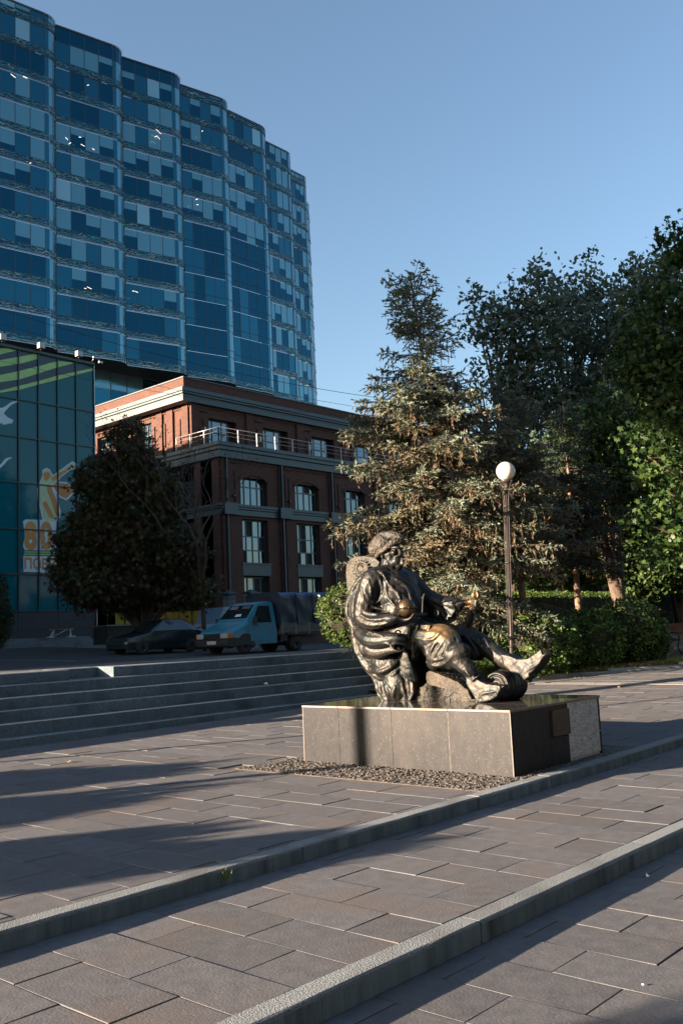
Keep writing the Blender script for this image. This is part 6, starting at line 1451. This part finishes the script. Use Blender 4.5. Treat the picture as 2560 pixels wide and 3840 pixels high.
# hands: palm, four fingers and thumb each
f.E(SA(700, 1045, 9.46), (.055, .06, .035))
for i, (du, dx) in enumerate(((-.045, 0), (-.015, 12), (.015, 8), (.045, -8))): f.T([SA(705, 1050, 9.46+du), SA(760+dx, 1068, 9.44+du*1.3), SA(820+dx, 1050, 9.44+du*1.3), SA(858+dx, 1005-abs(du)*200, 9.45+du)], [.024, .021, .018, .013], 8)
f.T([SA(690, 1040, 9.42), SA(715, 1005, 9.38), SA(745, 985, 9.38)], [.022, .018, .013], 8)
f.E(SB(690, 280, 10.25), (.045, .055, .032))
for i in range(4): f.T([SB(700, 272+i*13, 10.22), SB(742, 276+i*14, 10.19), SB(756-i*4, 296+i*13, 10.23), SB(725, 300+i*13, 10.26)], [.017, .016, .014, .011], 8)
f.T([SB(690, 262, 10.22), SB(730, 262, 10.19), SB(768, 268, 10.20)], [.018, .015, .011], 8)
fig = f.build('figure', M['bronze'], stat, .0095, 6, .016, .07)
# buckle, belt, pouch
s = Sculpt(); s.T([SA(860, 1010, 9.66), SA(930, 1020, 9.74), SA(985, 1010, 9.92)], .03, 8); s.T([SA(1075, 985, 10.12), SA(1100, 960, 10.12), SA(1125, 1000, 10.12), SA(1100, 1030, 10.12), SA(1075, 985, 10.12)], .016, 8); s.E(SA(955, 830, 9.82), .025); s.T([SA(970, 790, 9.8), SA(955, 860, 9.8), SA(950, 1000, 9.8)], .014, 8); s.build('belt_and_cords', M['bronze'], stat, .008, 2)
# hat
s = Sculpt(); s.E(SA(545, 262, 9.96), (.19, .185, .155)); s.E(SA(480, 310, 9.96), (.17, .12, .12)); s.T([SA(455, 395, 9.86), SA(500, 350, 9.79), SA(560, 300, 9.77), SA(640, 235, 9.80), SA(720, 225, 9.88), SA(765, 250, 9.98)], [.025, .035, .036, .045, .045, .03], 10); s.T([SA(520, 170, 9.9), SA(640, 165, 9.92), SA(720, 200, 9.95)], .06, 10)
s.build('fur_hat', M['bronze_fur'], stat, .0085, 2, .030, .022)
# curved chair back with a shell ornament
s = Sculpt(); s.X([(140, 560), (150, 480), (190, 420), (260, 388), (340, 385), (440, 400), (500, 450), (470, 540), (380, 600), (300, 660), (230, 740), (170, 790), (150, 700)], 9.84, 10.02, SA, 9.86)
cx, cy = 292, 520
s.T([SA(cx+72*math.cos(a), cy+72*math.sin(a), 9.805) for a in [2*PI*k/16 for k in range(17)]], .017, 6); s.T([SA(cx+28*math.cos(a)*(1-k/26), cy+28*math.sin(a)*(1-k/26), 9.80) for k, a in enumerate([4*PI*k/20 for k in range(20)])], .016, 6)
for k in range(16): a = 2*PI*k/16; s.T([SA(cx+44*math.cos(a), cy+44*math.sin(a), 9.805), SA(cx+100*math.cos(a+.15), cy+98*math.sin(a+.15), 9.81)], .011, 6)
s.T([SA(cx+125*math.cos(a), cy+120*math.sin(a), 9.85) for a in [PI*.55+PI*1.3*k/16 for k in range(17)]], .018, 6)
s.build('carved_chair_back', M['bronze_fur'], stat, .007, 2, .010, .02)
# cloak
s = Sculpt()
s.X([(360, 545), (270, 620), (205, 730), (150, 850), (135, 960), (155, 1080), (195, 1150), (212, 1300), (262, 1460), (330, 1580), (420, 1680), (462, 1770), (490, 1890), (540, 1945), (840, 1940), (880, 1850), (870, 1700), (830, 1560), (790, 1400), (700, 1250), (560, 1150), (350, 1120), (300, 900), (400, 700)], 9.70, 10.32, SA, 9.75)
s.E(SA(430, 1330, 9.72), (.14, .22, .22)); s.E(SA(560, 1530, 9.70), (.14, .24, .20)); s.E(SA(650, 1760, 9.70), (.10, .18, .22)); s.E(SA(250, 960, 9.74), (.10, .10, .28)); s.E(SA(640, 1165, 9.68), (.10, .26, .07))
S_ = lambda pts, r_, u_: s.S(pts, r_, u_, SA, m1=1.2)
for pts, r_, u_ in (([(400, 545), (300, 620), (215, 740), (160, 880), (150, 1000), (195, 1100)], .030, 9.63), ([(350, 600), (260, 740), (220, 880), (215, 1020), (240, 1100)], .024, 9.66), ([(440, 540), (520, 570), (560, 640)], .024, 9.60),
                    ([(150, 1060), (210, 1160), (225, 1320), (280, 1470), (350, 1580), (460, 1670)], .026, 9.66), ([(210, 1170), (255, 1340), (310, 1460), (390, 1570), (480, 1640)], .024, 9.60), ([(250, 1200), (290, 1370), (350, 1480), (430, 1560)], .020, 9.57),
                    ([(300, 1480), (400, 1590), (500, 1620), (620, 1570), (700, 1480), (740, 1400)], .030, 9.53), ([(420, 1650), (520, 1690), (640, 1650), (720, 1560)], .028, 9.55), 
                    ([(480, 1740), (510, 1840), (560, 1930)], .026, 9.60), ([(560, 1780), (590, 1850), (585, 1935)], .028, 9.58), ([(660, 1780), (640, 1860), (660, 1935)], .030, 9.60), ([(720, 1700), (745, 1820), (790, 1930)], .030, 9.60), ([(780, 1640), (800, 1780), (830, 1930)], .026, 9.64),
                    ([(820, 1130), (800, 1260), (770, 1380), (800, 1500), (860, 1650), (890, 1725)], .026, 9.55), ([(770, 1400), (740, 1520), (740, 1640), (780, 1700)], .026, 9.56), ([(900, 1130), (870, 1250), (850, 1350), (860, 1480)], .028, 9.58), ([(950, 1240), (900, 1330), (870, 1420), (860, 1520)], .024, 9.62), ([(1030, 1130), (990, 1220), (930, 1270), (960, 1250)], .022, 9.60)):
    S_(pts, r_, u_)
s.X([(760, 1370), (800, 1420), (840, 1540), (895, 1725), (850, 1745), (790, 1700), (735, 1640), (730, 1500)], 9.54, 9.60, SA, 9.57)
s.X([(860, 1120), (1040, 1120), (990, 1230), (900, 1330), (860, 1510), (840, 1350)], 9.60, 9.72, SA, 9.64)
s.build('cloak', M['bronze'], stat, .0095, 9, .022, .07)
# horse's head under the arm
s = Sculpt()
s.T([SA(300, 1210, 9.565), SA(400, 1280, 9.495), SA(520, 1290, 9.465), SA(640, 1270, 9.465), SA(735, 1270, 9.485)], [.10, .125, .105, .085, .066], 14)
s.T([SA(400, 1370, 9.525), SA(480, 1410, 9.525), SA(590, 1390, 9.505), SA(700, 1385, 9.505)], [.12, .105, .06, .034], 12)
s.E(SA(340, 1360, 9.545), (.08, .11, .12)); s.T([SA(640, 1330, 9.405), SA(690, 1318, 9.395), SA(760, 1330, 9.425)], .016, 8); s.T([SA(610, 1350, 9.425), (SA(660, 1395, 9.425)), SA(720, 1400, 9.445), SA(758, 1370, 9.465)], .016, 8)
s.T([SA(658, 1200, 9.405), SA(690, 1178, 9.395), SA(718, 1200, 9.405), SA(705, 1225, 9.405), SA(672, 1225, 9.405)], .012, 8)
s.T([SA(350, 1230, 9.425), SA(380, 1200, 9.405), SA(420, 1215, 9.395)], .014, 8); s.T([SA(355, 1255, 9.405), SA(385, 1275, 9.395), SA(415, 1250, 9.395)], .010, 8); s.E(SA(385, 1238, 9.405), .020)
s.T([SA(430, 1210, 9.415), SA(520, 1240, 9.385), SA(530, 1300, 9.385)], .014, 8); s.T([SA(440, 1330, 9.395), SA(560, 1320, 9.385), SA(620, 1340, 9.395)], .014, 8); s.E(SA(310, 1165, 9.545), (.03, .03, .06))
s.build('horse_head', M['bronze'], stat, .0075, 2, .006, .06)
# helmet in the near hand
s = Sculpt(); hc = SA(775, 940, 9.44); s.E(hc, (.118, .122, .118)); s.T([hc+Vector((0, 0, .10)), hc+Vector((.0, .035, .150)), SA(738, 800, 9.44)], [.03, .010, .009], 8)
s.build('helmet', M['bronze_gold'], stat, .006, 2)
s = Sculpt(); n = 20
s.T([hc+Vector((.122*math.cos(a), .126*math.sin(a), -.005)) for a in [2*PI*k/n for k in range(n+1)]], .014, 8)
s.T([hc+Vector((.0-.122*math.sin(a), .05*math.cos(a)+.03, .122*math.cos(a))) for a in [-PI*.05+PI*.6*k/8 for k in range(9)]], .008, 6)
for k in range(14): a = 2*PI*k/14; s.E(hc+Vector((.134*math.cos(a), .138*math.sin(a), -.004)), .010)
s.build('helmet_rim', M['bronze'], stat, .005, 1)
s = Sculpt(); mc = SB(742, 215, 10.22); s.E(mc, (.042, .046, .055)); s.T([mc, SB(730, 300, 10.23), SB(722, 345, 10.24)], [.020, .016, .018], 8); s.E(SB(722, 322, 10.22), .020)
for k in range(6): a = 2*PI*k/6; s.T([mc+Vector((.040*math.cos(a), .043*math.sin(a), -.03)), mc+Vector((.052*math.cos(a), .055*math.sin(a), .005)), mc+Vector((.02*math.cos(a), .02*math.sin(a), .055))], .009, 6)
s.build('mace', M['bronze_gold'], stat, .005, 1)
s = Sculpt(); s.T([SB(705, 345, 10.28), SB(680, 440, 10.30), SB(640, 570, 10.32)], [.05, .055, .06], 10); s.T([SB(690, 370, 10.25), SB(620, 375, 10.25), SB(570, 410, 10.26), SB(560, 450, 10.28)], [.014, .014, .012, .01], 8); s.T([SB(720, 380, 10.25), SB(755, 430, 10.25), SB(775, 485, 10.26)], .015, 8)
s.build('sword_hilt', M['bronze'], stat, .007, 1, .008, .03)
# blanket roll under the far boot
s = Sculpt(); a_, b_ = SB(940, 1035, 9.84), SB(1135, 1088, 10.34); a_.z = b_.z = .70+.185
n_ = 10; P = [a_.lerp(b_, i/n_) for i in range(n_+1)]; rr_ = [.17, .178, .183, .178, .186, .190, .182, .190, .188, .183, .165]
s.b.tube([p-ST for p in P], rr_, 28)
ad = (b_-a_).normalized(); e1 = ad.cross(Vector((0, 0, 1))).normalized(); e2 = Vector((0, 0, 1))
for r0 in (.155, .105, .060): s.T([a_-ad*.005+(e1*math.cos(t)+e2*math.sin(t))*(r0-.02*k/24) for k, t in enumerate([2*PI*k/24 for k in range(25)])], .017, 8)
for i in (3, 6, 8): s.T([P[i]+(e1*math.cos(t)+e2*math.sin(t))*(rr_[i]+.004) for t in [2*PI*k/24 for k in range(25)]], .012, 6)
s.build('blanket_roll', M['bronze'], stat, .008, 2, .008, .05)
# ground under the figure
s = Sculpt(); s.X([(120, 1290), (140, 1170), (210, 1110), (300, 1060), (420, 1100), (560, 1150), (690, 1210), (790, 1258), (800, 1290)], 9.79, 10.45, SB, 9.80)
s.build('rocky_base', M['bronze_fur'], stat, .010, 1, .06, .05)
s = Sculpt(); s.X([(295, 960), (330, 952), (420, 985), (600, 1060), (700, 1150), (735, 1235), (640, 1190), (470, 1130), (300, 1085), (285, 1020)], 9.60, 10.15, SB, 9.68)
s.build('stone_slab', M['bronze_rock'], stat, .010, 2, .020, .03)
s = Sculpt(); s.X([(-120, 1290), (-100, 800), (100, 700), (330, 760), (420, 900), (330, 960), (330, 1290)], 9.98, 10.40, SB, 9.95)
s.build('seat_block', M['bronze'], stat, .014, 4, .03, .09)
# ------------------------------------------------------------------ unseen things placed outside the left edge to throw the shadows
def sa(s, a): return (.456*s+.89*a, .89*s-.456*a)
gT = 'unseen tall trees added for shade'
for i, (s_, a_, zc, hh, r_) in enumerate(((17.3, -11, 17.5, 6.5, 4.0), (22.8, -12, 19.3, 6.8, 4.6), (31, -12, 20.5, 8.5, 4.6), (38, -11, 20, 9.5, 4.6), (45, -10, 20, 9.5, 4.6))):  # high crowns added out of view to keep the upper trees in shade
    x, y = sa(s_, a_)
    broadleaf('unseen_tree', 'unseen tall tree added outside the left edge for shade, '+('nearest the square', 'second from the square', 'third from the square', 'fourth from the square', 'farthest from the square')[i], 'tree', (x, y, 0), [((x, y, zc), (r_, r_, hh)), ((x+1, y-2, zc+1), (r_*.8, r_*.8, hh*.8))], 2400, 12, .5, .72, LEAF, M['lf_ash'], M['barkdark'], .3, 101+i, gT, shell=.6, ntips=16, lean=Vector((0, 0, zc+2)))
for i, (s_, a_, zc, hh, r_) in enumerate(((12.35, -11.5, 1.95, .70, 1.05), (10.3, -11.0, 1.80, .58, .80), (8.2, -10, 1.75, .42, .26), (7.35, -9.0, 1.55, .60, .42), (2.55, -13, 2.5, 1.15, 1.45))):
    x, y = sa(s_, a_)
    broadleaf('young_tree', 'young round-headed tree outside the left edge, '+('nearest the stairs', 'second from the stairs', 'slim one in the middle', 'low one by the kerb', 'broad one nearest the camera')[i], 'tree', (x, y, 0), [((x, y, zc), (r_, r_, hh))], 420, 12, .12, .24, LEAF, M['lf_ash'], M['barkdark'], .05, 131+i, 'young trees outside the left edge', shell=.5, ntips=8)
for s_, a_, r_, h_, lab in ((14.62, -7.5, .06, 4.5, 'slim steel pole outside the left edge, nearest the stairs'), (10.96, -13, .115, 7.5, 'stout concrete pole outside the left edge')):
    x, y = sa(s_, a_); o = empty('pole', (x, y, 0), lab, 'pole')
    MB().tube([(0, 0, -.1), (0, 0, h_)], [r_, r_*.85], 12).build('shaft', M['kerb'], o); MB().lathe([(r_*1.6, 0), (r_*1.6, .12), (r_*1.1, .2)], 12).build('foot', M['black'], o)
x, y = sa(20.5, -30)
an = empty('unseen_shade_annex', (x, y, 0), 'unseen low brick block added outside the left edge to shade the street', 'building', rz=math.atan2(.89, .456))
MB().box(0, 19, 0, 10, -.2, 8.5).build('wall', M['brick'], an); MB().box(-.1, 19.1, -.1, 10.1, 8.5, 8.7).build('roof', M['cornice'], an)  # added block, turned square to the sun so it shades the street
for k_ in range(4): MB().box(1.5+k_*4.6, 3.6+k_*4.6, -.04, -.005, 1.5, 4.2).build('window', M['autoglass'], an)

# unseen blocks of flats added behind the camera to cut the sky light
for i, (x, y, lx_, ly_, h_, lab) in enumerate(((-45, -38, 60, 16, 13, 'unseen long block of flats added behind the camera to cut sky light, left one'), (22, -34, 70, 16, 15, 'unseen long block of flats added behind the camera to cut sky light, right one'))):
    o = empty('unseen_flats', (x, y, -.4), lab, 'building', 'blocks added behind the camera')
    MB().box(0, lx_, 0, ly_, 0, h_).build('wall', onecolor('plaster_%d' % i, (.16, .15, .14), .9), o); MB().box(-.4, lx_+.4, -.4, ly_+.4, h_, h_+.5).build('roof', M['cornice'], o)
    wm = MB().add([(0, 0, 0), (1.5, 0, 0), (1.5, 0, 1.6), (0, 0, 1.6)], [(3, 2, 1, 0)]).mesh('window', M['autoglass'])
    for a in range(int(lx_/4)):
        for b in range(6): link('window', wm, o, loc=(1.5+a*4, ly_+.02, 1.4+b*3.2))
for i, (x, y, h_, r_, lab) in enumerate(((-6, -9, 13, 5, 'unseen broad tree added behind the camera to cut sky light, second from the left'), (6, -11, 14, 5.5, 'unseen broad tree added behind the camera to cut sky light, middle one of the row'), (18, -8, 14, 5, 'unseen broad tree added behind the camera to cut sky light, third from the left'), (28, -4, 14, 5, 'unseen broad tree added behind the camera to cut sky light, rightmost of the row'), (-9, -2, 15, 4.5, 'unseen broad tree added behind the camera to cut sky light, leftmost of the row'))):
    broadleaf('unseen_tree', lab, 'tree', (x, y, -.3), [((x, y, h_*.62), (r_, r_, h_*.33))], 1200, 12, .4, .45, LEAF, M['lf_ash'], M['barkdark'], .25, 151+i, 'trees added behind the camera', shell=.5, ntips=14)  # crowns added out of view to lower the sky fill
